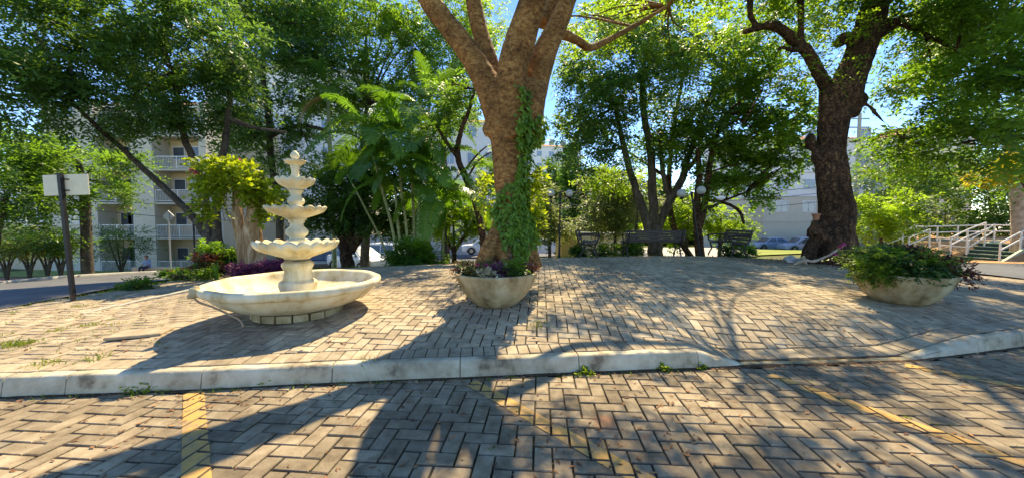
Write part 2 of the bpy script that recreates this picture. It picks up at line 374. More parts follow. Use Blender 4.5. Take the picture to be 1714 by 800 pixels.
M['stone_o'] = ramped('ochre_stone', [(.3,(.35,.22,.12)),(.7,(.55,.42,.27))], scale=5, rough=.8)
M['wall_white'] = ramped('white_render', [(.3,(.74,.74,.73)),(.7,(.80,.80,.79))], scale=.8, coord='World', rough=.85, bump=.1)
M['wall_beige'] = ramped('beige_render', [(.3,(.60,.53,.42)),(.7,(.66,.59,.47))], scale=.8, coord='World', rough=.85, bump=.1)
M['wall_peach'] = ramped('peach_render', [(.3,(.58,.44,.28)),(.7,(.66,.51,.34))], scale=.8, coord='World', rough=.85, bump=.1)
M['wall_ochre'] = ramped('ochre_render', [(.3,(.55,.33,.10)),(.7,(.66,.42,.15))], scale=.9, coord='World', rough=.85, bump=.1)
M['wall_grey'] = ramped('grey_white_wall', [(.3,(.46,.44,.44)),(.7,(.56,.54,.53))], scale=.6, coord='World', rough=.85, bump=.1)
M['trim'] = plain('white_trim', (.74,.73,.71), .6, noise_amt=.05)
M['slab'] = plain('slab_edge', (.50,.46,.38), .8, noise_amt=.1)
M['glass'] = plain('window_glass', (.06,.075,.09), .08, spec=.8, noise_amt=.3, nscale=.7)
M['glass_blue'] = plain('pale_blind_glass', (.22,.30,.38), .12, spec=.8, noise_amt=.15, nscale=2)
M['roof'] = ramped('clay_roof', [(.3,(.28,.12,.07)),(.7,(.42,.2,.12))], scale=3, rough=.9)
M['stair_green'] = plain('green_painted_riser', (.045,.085,.06), .8, noise_amt=.25)
M['stair_edge'] = plain('pale_green_nosing', (.50,.56,.38), .7)
M['blue_plastic'] = plain('blue_slide', (.10,.34,.72), .35, noise_amt=.05)
M['paint_white'] = plain('white_car_paint', (.74,.75,.76), .28, noise_amt=.02, coat=.6)
M['paint_dark'] = plain('dark_blue_car_paint', (.018,.025,.04), .22, noise_amt=.02, coat=.8)
M['paint_silver'] = plain('silver_blue_car_paint', (.36,.45,.58), .28, .35, noise_amt=.02, coat=.6)
M['tyre'] = plain('tyre_rubber', (.02,.02,.02), .9)
M['rim'] = plain('alloy_rim', (.45,.46,.47), .3, .8)
M['lamp_red'] = plain('tail_lamp', (.42,.02,.02), .2)
M['lamp_clear'] = plain('head_lamp', (.7,.72,.75), .12)
M['skin'] = plain('skin', (.32,.18,.12), .6); M['hair'] = plain('dark_hair', (.015,.012,.01), .7)
M['shirt'] = plain('blue_shirt', (.18,.36,.62), .9); M['trousers'] = plain('dark_trousers', (.03,.035,.05), .9)
M['cable'] = plain('cable', (.03,.03,.03), .8)

# ------------------------------------------------------------------ ground sheets
def sheet(name, xs, ys_fn, nz, mat, dz, kind='structure', parent=None):
    """grid draped on the terrain: for every x the column y from ys_fn(x)"""
    V = []; m = nz + 1
    for x in xs:
        y0, y1 = ys_fn(x)
        for t in np.linspace(0, 1, m): V.append((x, y0 + (y1 - y0) * t))
    V = np.array(V); z = Hn(V[:, 0], V[:, 1]) + dz
    q = []
    for i in range(len(xs) - 1):
        for j in range(nz): a = i * m + j; q.append((a, a + m, a + m + 1, a + 1))
    o = link(name, npmesh(name, np.c_[V, z], q, smooth=True), mat, parent)
    if kind: o['kind'] = kind
    return o
def terrain():
    xs = np.r_[np.linspace(-600, -90, 8), np.linspace(-80, -14, 34), np.linspace(-13, 16, 88), np.linspace(17, 90, 38), np.linspace(110, 600, 8)]
    ys = np.r_[np.linspace(-400, -20, 8), np.linspace(-15, 1, 9), np.linspace(1.5, 14, 51), np.linspace(15, 60, 46), np.linspace(64, 150, 16), np.linspace(180, 1200, 8)]
    X, Y = np.meshgrid(xs, ys, indexing='ij')
    Xc = np.clip(X, -70, 90); Yc = np.clip(Y, -12, 140)
    Z = Hn(Xc, Yc) - .012
    k = K(X)
    front = Y < k + .45
    Z = np.where(front & (X > -9) , np.minimum(Z, 0) * 0 - .16, Z)
    Z = np.where(front & (X <= -9), np.minimum(Z, -.16), Z)
    inside = (~front) & (X > PX0 + .1) & (X < PX1 - .1) & (Y < B(X) - .15)
    Z = np.where(inside, Z - .14, Z)
    nx, ny = X.shape; idx = np.arange(nx * ny).reshape(nx, ny)
    q = np.stack([idx[:-1, :-1], idx[1:, :-1], idx[1:, 1:], idx[:-1, 1:]], -1).reshape(-1, 4)
    o = link('ground', npmesh('ground', np.stack([X, Y, Z], -1).reshape(-1, 3), q, smooth=True), M['ground']); o['kind'] = 'structure'
terrain()

# parking bed (flat), plaza bed
pk = MB(); NX = 60
xs = np.linspace(-9, 12, NX + 1)
vs = [(x, -6, -.018) for x in xs] + [(x, float(K(x)) + .06, -.018) for x in xs]
pk.add(vs, [[i, i + 1, NX + 2 + i, NX + 1 + i] for i in range(NX)])
parking = pk.build('parking_area', M['joint']); parking['kind'] = 'structure'
xs = np.linspace(PX0, PX1, 120)
def plaza_cols(x): return float(K(x)) + .10, float(B(x))
plaza = None
V = []; nz = 40
for x in xs:
    y0, y1 = plaza_cols(x)
    for t in np.linspace(0, 1, nz + 1): V.append((x, y0 + (y1 - y0) * t))
V = np.array(V)
def PZ(x, y):
    """plaza surface: kerb top at the front, terrain further back"""
    x = np.asarray(x, float); y = np.asarray(y, float)
    d = y - K(x) - .13; kt = np.interp(x, KTX, KTZ)
    t = np.clip(d / .8, 0, 1); t = t * t * (3 - 2 * t)
    return kt * (1 - t) + np.maximum(Hn(x, y), kt * .6) * t
Z = PZ(V[:, 0], V[:, 1]) - .016
q = [(i*(nz+1)+j, (i+1)*(nz+1)+j, (i+1)*(nz+1)+j+1, i*(nz+1)+j+1) for i in range(len(xs)-1) for j in range(nz)]
plaza = link('plaza', npmesh('plaza', np.c_[V, Z], q, smooth=True), M['joint']); plaza['kind'] = 'structure'
def pz(x, y): return float(PZ(np.array([x]), np.array([y]))[0])

# ------------------------------------------------------------------ pavers (herringbone), real chamfered bricks
def clip(poly, p, n):
    """keep the side where (q-p).n >= 0"""
    out = []
    for i in range(len(poly)):
        a = poly[i]; b = poly[(i + 1) % len(poly)]
        da = (a - p).dot(n); db = (b - p).dot(n)
        if da >= 0: out.append(a)
        if (da >= 0) != (db >= 0): out.append(a + (b - a) * (da / (da - db)))
    return out
U, WID, GAP = .1125, .1125, .0125
YAW = R(-4.6)
def herring(x0, x1, y0, y1):
    ca, sa = math.cos(YAW), math.sin(YAW); cx, cy = 0, 3.3
    r = int(max(x1 - x0, y1 - y0) / U) + 6
    for i in range(-r, r):
        for j in range(-r, r):
            k = (i + j) % 4
            if k == 0: w_, h_ = 2, 1
            elif k == 2: w_, h_ = 1, 2
            else: continue
            lx, ly = (i + w_ / 2) * U, (j + h_ / 2) * U
            x = cx + lx * ca - ly * sa; y = cy + lx * sa + ly * ca
            if x0 < x < x1 and y0 < y < y1: yield x, y, w_ * U - GAP, h_ * U - GAP
def rect(x, y, w_, h_, a):
    ca, sa = math.cos(a), math.sin(a)
    return [Vector((x + (u * w_/2) * ca - (v * h_/2) * sa, y + (u * w_/2) * sa + (v * h_/2) * ca)) for u, v in ((-1,-1),(1,-1),(1,1),(-1,1))]
CH = .005
def brick_mesh_add(mb, poly, zf, t, top=0.0, depth=.03):
    c = sum(poly, Vector((0, 0))) / len(poly); n = len(poly)
    ins = []
    for p in poly:
        d = (c - p); L = d.length; ins.append(p + d * min(CH * 1.5 / max(L, 1e-4), .4))
    a = [(p.x, p.y, zf(p.x, p.y) + top - depth) for p in poly]
    b = [(p.x, p.y, zf(p.x, p.y) + top - CH) for p in poly]
    e = [(p.x, p.y, zf(p.x, p.y) + top) for p in ins]
    fs = [[i, (i+1)%n, n+(i+1)%n, n+i] for i in range(n)] + [[n+i, n+(i+1)%n, 2*n+(i+1)%n, 2*n+i] for i in range(n)] + [[2*n+i for i in range(n)]]
    mb.add(a + b + e, fs, t)
# shared mesh variants for single bricks
VAR = {}
def variant(w_, h_, k, mat, depth=.03):
    key = (round(w_, 4), round(h_, 4), k, mat.name)
    if key not in VAR:
        mb = MB(); rr = random.Random(k * 31 + 5)
        poly = rect(0, 0, w_, h_, 0)
        poly = [p + Vector((rr.uniform(-.0022, .0022), rr.uniform(-.0022, .0022))) for p in poly]
        brick_mesh_add(mb, poly, lambda x, y: 0, (k + .5) / 10)
        me = mb.mesh('paver'); me.materials.append(mat); VAR[key] = me
    return VAR[key]
def scr(x, y, z):
    """rough apparent size weight of a brick"""
    if y < .2: return 0
    px = 857 + F * x / y; py = 372 + F * (CAM_H - z) / y
    if px < -30 or px > 1744 or py > 830: return 0
    return (CAM_H - z) / (y ** 3) * math.hypot(x, y) ** 0
stripes = []
def lay(parent, cells, matk, zf, slope=False, maxn=300, name='paver'):
    """cells: (x,y,w,h,ang,poly or None) -> the maxn largest in view single, the rest joined"""
    sc = sorted(range(len(cells)), key=lambda i: -scr(cells[i][0], cells[i][1], zf(cells[i][0], cells[i][1])))
    single = set(i for i in sc[:maxn] if cells[i][5] is None)
    rest = MB(); rr = random.Random(3)
    for i, (x, y, w_, h_, a, poly) in enumerate(cells):
        top = rr.uniform(-.0034, .0034); t = rr.random() ** .9
        if i in single:
            o = link(name, variant(w_, h_, int(t * 9.99), matk), None, parent)
            o.location = (x, y, zf(x, y) + top)
            if slope:
                sx = (zf(x + .1, y) - zf(x - .1, y)) / .2; sy = (zf(x, y + .1) - zf(x, y - .1)) / .2
                nrm = Vector((-sx, -sy, 1)).normalized()
                q_ = Vector((0, 0, 1)).rotation_difference(nrm)
                o.rotation_euler = (q_.to_matrix() @ Matrix.Rotation(a, 3, 'Z')).to_euler()
            else: o.rotation_euler = (rr.uniform(-.006, .006), rr.uniform(-.006, .006), a + rr.uniform(-.008, .008))
        else:
            pl = poly if poly is not None else rect(x, y, w_, h_, a + rr.uniform(-.008, .008))
            brick_mesh_add(rest, pl, lambda u, v, z0=zf(x, y): z0 if not slope else zf(u, v), t, top)
    o = rest.build(name, matk, parent); o['kind'] = 'stuff'
# parking pavers
cells = []
for x, y, w_, h_ in herring(-7.6, 9.0, -.6, 6.2):
    if abs(x) > 1.55 * max(y, .6) + .9: continue
    a, d, n_ = kseg(x); f_ = (Vector((x, y)) - a).dot(n_)
    if f_ > -.01 + .05: continue
    poly = None
    if f_ > -.16:
        poly = clip(rect(x, y, w_, h_, YAW), a - n_ * .018, -n_)
        if len(poly) < 3: continue
        A = 0
        for k in range(len(poly)): A += poly[k].cross(poly[(k+1) % len(poly)]) if False else poly[k].x*poly[(k+1)%len(poly)].y - poly[(k+1)%len(poly)].x*poly[k].y
        if abs(A) / 2 < .0015: continue
    cells.append((x, y, w_, h_, YAW, poly))
lay(parking, cells, M['paver'], lambda x, y: 0.0)
park_cells = cells
# yellow bay lines: paint on each brick top the stripe crosses
def bay_line(pts, width, label):
    mb = MB(); a = pts[0]; b = pts[1]; d = (b - a).normalized(); n_ = Vector((-d.y, d.x)); L = (b - a).length
    rr = random.Random(int(a.x * 100))
    for x, y, w_, h_, ang, poly in park_cells:
        c = Vector((x, y)); s_ = (c - a).dot(d)
        if abs((c - a).dot(n_)) > width / 2 + .16 or s_ < -.2 or s_ > L + .2: continue
        pl = [p + (c - p) * .035 for p in (poly or rect(x, y, w_, h_, ang))]
        for p0, nn in ((a + n_ * width / 2 + n_ * rr.uniform(-.003,.003), -n_), (a - n_ * width / 2, n_), (a, d), (b, -d)):
            pl = clip(pl, p0, nn)
            if len(pl) < 3: break
        if len(pl) < 3: continue
        mb.add([(p.x, p.y, .0042) for p in pl], [list(range(len(pl)))], rr.random())
    o = mb.build('parking_line', M['line']); tag(o, kind='structure'); return o
def g2(px, py): g = G0(px, py); return Vector((g.x, g.y))
for (p, q_) in (((324,652),(331,860)), ((789,640),(1160,850)), ((1287,628),(1760,790)), ((1515,611),(1800,665))):
    a, b = g2(*p), g2(*q_)
    if b.y < .9: b = a + (b - a) * ((a.y - .9) / (a.y - b.y))
    bay_line((a, b), .125, '')

# plaza pavers + border course
SOLD0, SOLD1 = .135, .36
cells = []
for x, y, w_, h_ in herring(PX0, PX1, 2.4, 11.6):
    a, d, n_ = kseg(x); f_ = (Vector((x, y)) - a).dot(n_)
    hasb = -9 < x < 8
    lim = SOLD1 if hasb else SOLD0
    if f_ < lim - .08 or y > float(B(x)) - .05: continue
    poly = None
    if f_ < lim + .16:
        poly = clip(rect(x, y, w_, h_, YAW), a + n_ * lim, n_)
        if len(poly) < 3: continue
        A = sum(poly[k].x*poly[(k+1)%len(poly)].y - poly[(k+1)%len(poly)].x*poly[k].y for k in range(len(poly)))
        if abs(A) / 2 < .0015: continue
    cells.append((x, y, w_, h_, YAW, poly))
# cached height lookup for speed
_gx = np.linspace(PX0 - .5, PX1 + .5, 480); _gy = np.linspace(2.0, 12.0, 260)
_GX, _GY = np.meshgrid(_gx, _gy, indexing='ij'); _GZ = PZ(_GX, _GY)
def zq(x, y):
    i = (x - _gx[0]) / (_gx[1] - _gx[0]); j = (y - _gy[0]) / (_gy[1] - _gy[0])
    i = min(max(i, 0), 478.99); j = min(max(j, 0), 258.99); a = int(i); b = int(j); u = i - a; v = j - b
    return float((_GZ[a,b]*(1-u)+_GZ[a+1,b]*u)*(1-v) + (_GZ[a,b+1]*(1-u)+_GZ[a+1,b+1]*u)*v)
lay(plaza, cells, M['paver_plaza'], zq, slope=True)
cells = []
for i in range(len(KX) - 1):
    a = Vector((KX[i], KY[i])); b = Vector((KX[i+1], KY[i+1])); d = (b - a).normalized(); n_ = Vector((-d.y, d.x)); L = (b - a).length
    k = max(1, round(L / .1125)); st = L / k
    for j in range(k):
        c = a + d * (j + .5) * st + n_ * (SOLD0 + .005 + .106)
        if PX0 < c.x < PX1: cells.append((c.x, c.y, st - .008, .205, math.atan2(d.y, d.x), None))
lay(plaza, cells, M['paver_plaza'], zq, slope=True, name='border_paver')

# ------------------------------------------------------------------ kerbs
def kerb_stone(parent, a, b, za, zb, width=.125, mat=None, batter=.03, base=-.05, name='kerb_stone'):
    """a,b: front bottom points; za,zb top heights; one rounded cast piece"""
    a = Vector(a); b = Vector(b); d = (b - a).to_2d().normalized(); n_ = Vector((-d.y, d.x))
    prof = lambda h: [(0, base), (.004, 0.0), (batter*.7, h*.72), (batter, h-.022), (batter+.010, h-.007), (batter+.026, h), (width-.012, h), (width-.002, h-.006), (width, base)]
    mb = MB(); m = 8; vs = []; pr0 = prof(1); n = len(pr0)
    a2 = a.to_2d() + d * .004; b2 = b.to_2d() - d * .004
    rr = random.Random(int(a.x * 991))
    for i in range(m + 1):
        t = i / m; p = a2 + (b2 - a2) * t; h = za + (zb - za) * t; zb0 = a.z + (b.z - a.z) * t
        for (u, z) in prof(max(h, .004)):
            j = rr.uniform(-.0045, .0045) if 0 < i < m else 0
            q2 = p + n_ * (u + j); vs.append((q2.x, q2.y, zb0 + z + j))
    fs = [[i*n+k, (i+1)*n+k, (i+1)*n+k+1, i*n+k+1] for i in range(m) for k in range(n-1)] + [list(range(n)), [m*n+k for k in range(n)][::-1]]
    mb.add(vs, fs); return mb.build(name, mat or M['kerb'], parent, True, 50)
kerb = thing('kerb', (0, 3.2, 0), None, None); kerb['kind'] = 'structure'
kerb.location = (0, 0, 0)
for i in range(len(KB) - 1):
    a, b = KB[i], KB[i + 1]; L = (b - a).length; k = max(1, round(L / 1.25))
    for j in range(k):
        p = a.lerp(b, j / k); q_ = a.lerp(b, (j + 1) / k)
        kerb_stone(kerb, p, q_, KT(p.x), KT(q_.x), .125 if max(KT(p.x), KT(q_.x)) > .03 else .075, M['kerb'] if max(KT(p.x), KT(q_.x)) > .03 else M['bowl'])

# ------------------------------------------------------------------ foliage
def nrm(a): return a / np.maximum(np.linalg.norm(a, axis=-1, keepdims=True), 1e-9)
def leaf_quads(p, d, s, L, Wd, fold=.12):
    """p base (n,3), d direction, s side unit vectors, L, Wd (n,) -> pointed quads"""
    L = np.broadcast_to(L, (len(p),))[:, None]; Wd = np.broadcast_to(Wd, (len(p),))[:, None]
    nn = nrm(np.cross(d, s))
    a = p; b = p + d * L * .42 + s * Wd * .5 + nn * L * fold * .5; c = p + d * L - nn * L * fold * .6; e = p + d * L * .42 - s * Wd * .5 + nn * L * fold * .5
    n = len(p)
    V = np.stack([a, b, c, e], 1).reshape(-1, 3)
    Fq = (np.arange(n)[:, None] * 4 + np.arange(4)[None, :])
    return V, Fq
def sprays(o, ax, L, k, lw, ll, r, tint, droop=.25, jitter=.35, split=False):
    """pinnate sprays: n twigs at o along ax of length L with k leaflets each"""
    n = len(o); ax = nrm(ax)
    up = np.array([0, 0, 1.0]); sd = nrm(np.cross(ax, up) + r.normal(0, .25, (n, 3)))
    t = (np.arange(k) + .5) / k
    pts = o[:, None] + ax[:, None] * (L[:, None] * t)[..., None] + np.array([0, 0, -1.0]) * (droop * L[:, None] * t ** 2)[..., None]
    sg = np.where(np.arange(k) % 2 == 0, 1., -1.)[None, :, None]
    d = nrm(sd[:, None] * sg + ax[:, None] * .55 + r.normal(0, jitter, (n, k, 3)) + np.array([0, 0, -.25]))
    s = nrm(np.cross(d, np.cross(sd, ax)[:, None]) + r.normal(0, .3, (n, k, 3)))
    ti = np.clip(tint[:, None] + r.normal(0, .16, (n, k)), 0, 1)
    p = pts.reshape(-1, 3); d = d.reshape(-1, 3); s = nrm(s.reshape(-1, 3) - d * (s.reshape(-1, 3) * d).sum(-1, keepdims=True))
    ln = ll * r.uniform(.7, 1.25, len(p)); wd = lw * r.uniform(.75, 1.2, len(p))
    V, Fq = leaf_quads(p, d, s, ln, wd)
    return V, Fq, np.repeat(ti.reshape(-1), 4)
def crown_mesh(name, blobs, n, r, leaf=(.10, .045), k=8, spray=.38, clumps=26, sig=.22, mat=None, parent=None, tbias=.5, droop=.25, flat=.8):
    """blobs [(center, radius or (rx,ry,rz))]; n sprays in all, gathered in clumps with gaps between"""
    vol = []; bl = []
    for c, rad in blobs:
        rr = np.array(rad if hasattr(rad, '__len__') else (rad, rad, rad * flat), float); bl.append((np.array(c, float), rr)); vol.append((rr.prod()) ** (2 / 3))
    vol = np.array(vol); cnt = np.maximum(3, (n * vol / vol.sum()).astype(int))
    O = []; A = []; T = []
    for (c, rr), m in zip(bl, cnt):
        K_ = max(3, int(clumps * (m / max(cnt.max(), 1)) ** .5))
        u = nrm(r.normal(0, 1, (K_, 3))); rad = r.uniform(.30, 1, K_) ** .5
        cc = u * rad[:, None]
        w_ = r.integers(0, K_, m); p = cc[w_] + r.normal(0, sig, (m, 3)) * np.array([1, 1, .6])
        O.append(c + p * rr); A.append(nrm(p + r.normal(0, .55, (m, 3)) + np.array([0, 0, -.1])))
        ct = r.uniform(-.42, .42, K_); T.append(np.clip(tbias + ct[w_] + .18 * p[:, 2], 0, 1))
    O = np.concatenate(O); A = np.concatenate(A); T = np.concatenate(T)
    L = spray * r.uniform(.6, 1.3, len(O))
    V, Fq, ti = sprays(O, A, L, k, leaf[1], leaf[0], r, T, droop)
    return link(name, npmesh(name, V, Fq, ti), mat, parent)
def bl(px, py, Y, rp, sx=1, sz=.85, sy=None):
    """a blob seen at px,py (photo), Y ahead, rp photo pixels across"""
    rw = rp * Y / F
    return (P(px, py, Y), (rw * sx, rw * (sy or min(sx, 1.2)), rw * sz))
def pl(pts, Y):
    return [P(p[0], p[1], (p[2] if len(p) > 2 else Y)) for p in pts]
def limbs(mb, pts, rad, n=8, wob=.0, seg=4, r=random):
    """a limb through pts with smooth interpolation"""
    out = []; ro = []
    N = len(pts)
    for i in range(N - 1):
        p0 = pts[max(i-1, 0)]; p1 = pts[i]; p2 = pts[i+1]; p3 = pts[min(i+2, N-1)]
        for k in range(seg):
            t = k / seg
            q_ = .5 * ((2*p1) + (p2-p0)*t + (2*p0-5*p1+4*p2-p3)*t*t + (3*p1-p0-3*p2+p3)*t**3)
            if wob: q_ = q_ + Vector((r.uniform(-wob, wob), r.uniform(-wob, wob), r.uniform(-wob, wob)))
            out.append(q_); ro.append(rad[i] * (1-t) + rad[i+1] * t)
    out.append(pts[-1]); ro.append(rad[-1]); mb.tube(out, ro, n); return mb
def twigs_to(mb, frm, blobs, rad, r, per=2, n=5):
    """branches from the nearest of the limb ends frm to points inside the crown blobs"""
    for c, rr in blobs:
        for _ in range(per):
            e = Vector(c) + Vector((r.uniform(-.5, .5) * rr[0], r.uniform(-.5, .5) * rr[1], r.uniform(-.3, .5) * rr[2]))
            s_ = min(frm, key=lambda f: (f - e).length + r.uniform(0, .4)); m = s_.lerp(e, .5) + Vector((r.uniform(-.15, .15), r.uniform(-.15, .15), .12)) * (s_ - e).length * .5
            limbs(mb, [s_, m, e], [rad, rad * .6, rad * .25], n, wob=.01, r=r)
def tree(name, label, cat, base, limbdefs, blobs, bark, leafm, n, seed, leaf=(.10,.045), k=8, spray=.4, clumps=26, sig=.2, group=None, tbias=.5, tw=None, per=2, fused=False, droop=.25):
    """limbdefs: list of (points, radii)"""
    t = thing(name, base, label, cat, group); inv = Vector(base)
    r = np.random.default_rng(seed); rr = random.Random(seed)
    mb = MB(); ends = []
    for pts, rad in limbdefs:
        pts = [Vector(p) - inv for p in pts]; limbs(mb, pts, rad, 9, wob=rad[-1] * .25, r=rr)
        ends += pts[1:] if len(pts) > 2 else pts[-1:]
    B_ = [(Vector(c) - inv, s_) for c, s_ in blobs]
    twigs_to(mb, ends, B_, tw or max(.012, limbdefs[0][1][-1] * .5), rr, per)
    mb.build('trunk', bark, t, True, 60)
    crown_mesh('crown', B_, n, r, leaf, k, spray, clumps, sig, leafm, t, tbias, droop)
    return t

# ------------------------------------------------------------------ main tree behind the central planter
MT = 5.7
base = on(P(852, 440, MT).x, MT); t = thing('shade_tree', base, 'large tree with reddish orange bark forking into thick limbs behind the round central planter', 'tree')
mb = MB(); b0 = Vector(base)
def rel(pts): return [p - b0 for p in pts]
sc = MT / F
def tl(pts, rpx): limbs(mb, rel(pl([(a, b) + ((c,) if c else ()) for a, b, c in pts], MT)), [x * sc for x in rpx], 14, wob=0)
tl([(856,452,0),(854,415,0),(853,380,0),(853,330,0),(852,290,0),(852,250,0),(853,215,0)], [36,29,23,23,26,30,34])
tl([(853,250,0),(866,215,0),(884,180,0),(890,140,0)], [26,28,26,24])
tl([(852,240,0),(843,205,0),(832,170,0)], [27,28,27])
tl([(805,452,5.45),(822,415,5.5),(838,385,5.6),(850,350,5.7)], [13,16,17,17])
tl([(896,450,5.6),(888,425,5.65),(876,395,5.7),(866,360,5.7)], [13,14,16,18])
tl([(850,452,5.3),(852,425,5.42),(852,390,5.6)], [15,15,16])
tl([(844,220,0),(826,165,0),(800,112,0),(765,62,0),(730,18,0),(700,-30,0),(660,-110,5.6),(600,-240,5.4)], [27,24,20,18,17,16,13,8])
tl([(838,180,5.8),(822,115,5.9),(805,60,6.0),(795,15,6.1),(785,-50,6.3),(770,-200,6.8)], [18,16,14,14,13,8])
tl([(862,230,5.6),(856,165,5.5),(858,115,5.4),(874,60,5.3),(888,15,5.2),(902,-50,5.0),(900,-200,4.4)], [27,25,24,23,21,19,10])
tl([(878,230,5.8),(890,165,5.9),(902,115,5.9),(922,65,6.0),(945,15,6.1),(965,-45,6.2),(1010,-190,6.4)], [26,25,23,19,16,14,8])
tl([(905,80,6.1),(935,58,6.4),(965,68,6.7),(985,80,7.0),(1010,72,7.3),(1060,45,7.8),(1120,10,8.2)], [12,10,9,8,7,6,4])
tl([(905,40,6.4),(925,0,6.6),(940,-60,6.8)], [14,12,9])
mb.ball(P(818, 217, MT) - b0, 11 * sc, 12, 8, (1,1,1.25))
mb.ball(P(896, 205, MT) - b0, 12 * sc, 12, 8, (1,1,1.6))
trunk = meld(mb, .026, 'trunk', M['bark'], t, amp=.012, freq=5, amp2=.008, freq2=26, stretch=.45, smooth_it=6)
# crown of the main tree: mostly above the picture; its gaps make the dappled light on the paving
mb = MB(); r = random.Random(4)
CB = [((-2.9,4.4,7.2),(1.9,1.6,.7)),((-.5,5.4,7.4),(1.3,.8,.5)),((2.0,7.0,7.2),(1.4,.9,.5)),((3.4,7.9,7.0),(1.5,.9,.6)),((5.2,8.2,7.0),(1.4,.9,.6)),
      ((2.2,3.8,7.0),(1.6,1.4,.6)),((-.9,2.8,7.6),(1.7,1.4,.6)),((4.6,5.2,7.2),(1.6,1.4,.6)),((2.4,9.6,6.6),(.8,.6,.4)),((3.3,10.8,7.0),(1.4,1.1,.5)),((5.9,12.2,6.9),(1.6,1.3,.5)),((.8,11.6,7.4),(1.1,.9,.4))]
CBr = [(Vector(c) - b0, s_) for c, s_ in CB]
ends = [P(660,-110,5.6)-b0, P(600,-240,5.4)-b0, P(770,-200,6.8)-b0, P(900,-200,4.4)-b0, P(1010,-190,6.4)-b0, P(1120,10,8.2)-b0, P(1060,45,7.8)-b0, P(1010,72,7.3)-b0, P(965,68,6.7)-b0, P(630,-170,5.5)-b0, P(940,-60,6.8)-b0]
twigs_to(mb, ends, CBr, .03, r, 3, 6)
mb.build('branch', M['bark'], t, True, 60)['kind'] = 'stuff'
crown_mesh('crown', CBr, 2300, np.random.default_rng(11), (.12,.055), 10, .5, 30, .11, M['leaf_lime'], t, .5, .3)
shade_tree = t

# ivy climbing the main trunk: leaves sit on the bark
iv = thing('ivy_vine', base, 'green leafy ivy climbing the trunk of the orange barked tree above the central planter', 'vine')
me = trunk.data; n = len(me.vertices)
co = np.empty(n * 3, np.float32); me.vertices.foreach_get('co', co); co = co.reshape(-1, 3).astype(float)
no = np.empty(n * 3, np.float32); me.vertices.foreach_get('normal', no); no = no.reshape(-1, 3).astype(float)
wx = co + np.array(b0); zt = wx[:, 2]; xr = wx[:, 0] - np.interp(zt, [.3, 1.6, 3.2], [P(854,440,MT).x, P(852,330,MT).x, P(855,200,MT).x])
r = np.random.default_rng(5)
wgt = np.zeros(n)
fr = no[:, 1] < .25
wgt += ((xr > .04 + .10 * np.abs(zt - 1.6)) & (zt > 1.25) & (zt < 3.0)) * 1.0
wgt += ((zt > 1.0) & (zt < 2.0) & (xr > -.24 + .35 * np.abs(zt - 1.5))) * 1.2
wgt += ((np.abs(xr - .14) < .05 + .09 * (zt - .5)) & (zt > .5) & (zt < 1.3)) * 1.6
wgt += ((np.abs(xr - .17) < .09) & (zt > 2.5) & (zt < 3.35)) * .8
wgt *= fr | (xr > .15); wgt = wgt / wgt.sum()
ix = r.choice(n, 4300, p=wgt)
p = co[ix] + no[ix] * (r.uniform(.01, .085, len(ix)) ** 1.0)[:, None] + r.normal(0, .02, (len(ix), 3))
d = nrm(np.array([0, 0, -1.0]) + r.normal(0, .38, (len(ix), 3)) + no[ix] * .35)
s_ = nrm(np.cross(d, no[ix]) + r.normal(0, .25, (len(ix), 3)))
V, Fq = leaf_quads(p, d, s_, r.uniform(.055, .105, len(ix)), r.uniform(.04, .07, len(ix)))
link('leaves', npmesh('leaves', V, Fq, np.repeat(np.clip(r.normal(.45, .25, len(ix)), 0, 1), 4)), M['ivy'], iv)
mb = MB()
for x0, x1, z0, z1 in ((.10,.18,.55,2.4),(.2,.24,.9,3.2),(.0,-.1,.8,1.8)):
    pts = []
    for k in range(12):
        z = z0 + (z1 - z0) * k / 11; x = x0 + (x1 - x0) * k / 11 + .03 * math.sin(k * 1.7)
        j = np.argmin((xr - x) ** 2 + (zt - z) ** 2 + (no[:, 1] > 0) * 9); pts.append(Vector(co[j] + no[j] * .02))
    mb.tube(pts, .009, 6)
mb.build('stem', M['bark_grey'], iv)
# lime shoots hanging beside the trunk
V1 = _sh = crown_mesh('shoots', [(P(893,345,5.7)-b0,(.10,.1,.55)),(P(820,330,5.8)-b0,(.10,.1,.40)),(P(898,300,5.7)-b0,(.09,.1,.35)),(P(900,370,5.8)-b0,(.08,.1,.16))], 130, r, (.085,.05), 6, .16, 14, .3, M['vine'], iv, .6); _sh['kind'] = 'stuff'

# ------------------------------------------------------------------ right tree
RT = 9.2
base = on(P(1395, 430, RT).x, RT); b0 = Vector(base)
t = thing('shade_tree', base, 'massive dark leaning tree trunk with burls and a pot at its base on the right', 'tree')
mb = MB(); sc = RT / F / 1.62
def tl(pts, rpx, n=14): limbs(mb, rel(pl([(a, b) + ((c,) if c else ()) for a, b, c in pts], RT)), [x * sc for x in rpx], n, wob=0)
tl([(1392,446,0),(1394,415,0),(1398,380,0),(1400,345,0),(1394,300,0),(1390,255,0),(1394,215,0),(1402,180,0),(1412,145,0)], [58,49,42,40,36,33,33,36,38])
tl([(1388,240,0),(1386,200,0),(1384,160,0),(1380,130,0)], [24,22,20,14])
tl([(1408,170,0),(1425,125,0),(1442,80,0),(1456,40,0),(1466,0,0),(1480,-50,0),(1500,-160,9),(1480,-300,8.6)], [38,36,33,30,28,26,20,12])
tl([(1384,155,0),(1368,115,9.1),(1352,90,9.0),(1332,70,9.0),(1312,52,9.0),(1288,43,9.0),(1268,48,9.0),(1244,55,9)], [16,15,15,14,11,10,10,5])
tl([(1268,46,9.0),(1257,25,9),(1254,-20,9),(1230,-120,8.8)], [10,8,8,5])
tl([(1338,76,9.0),(1341,40,9.0),(1340,-10,9),(1350,-90,8.8)], [10,9,8,5])
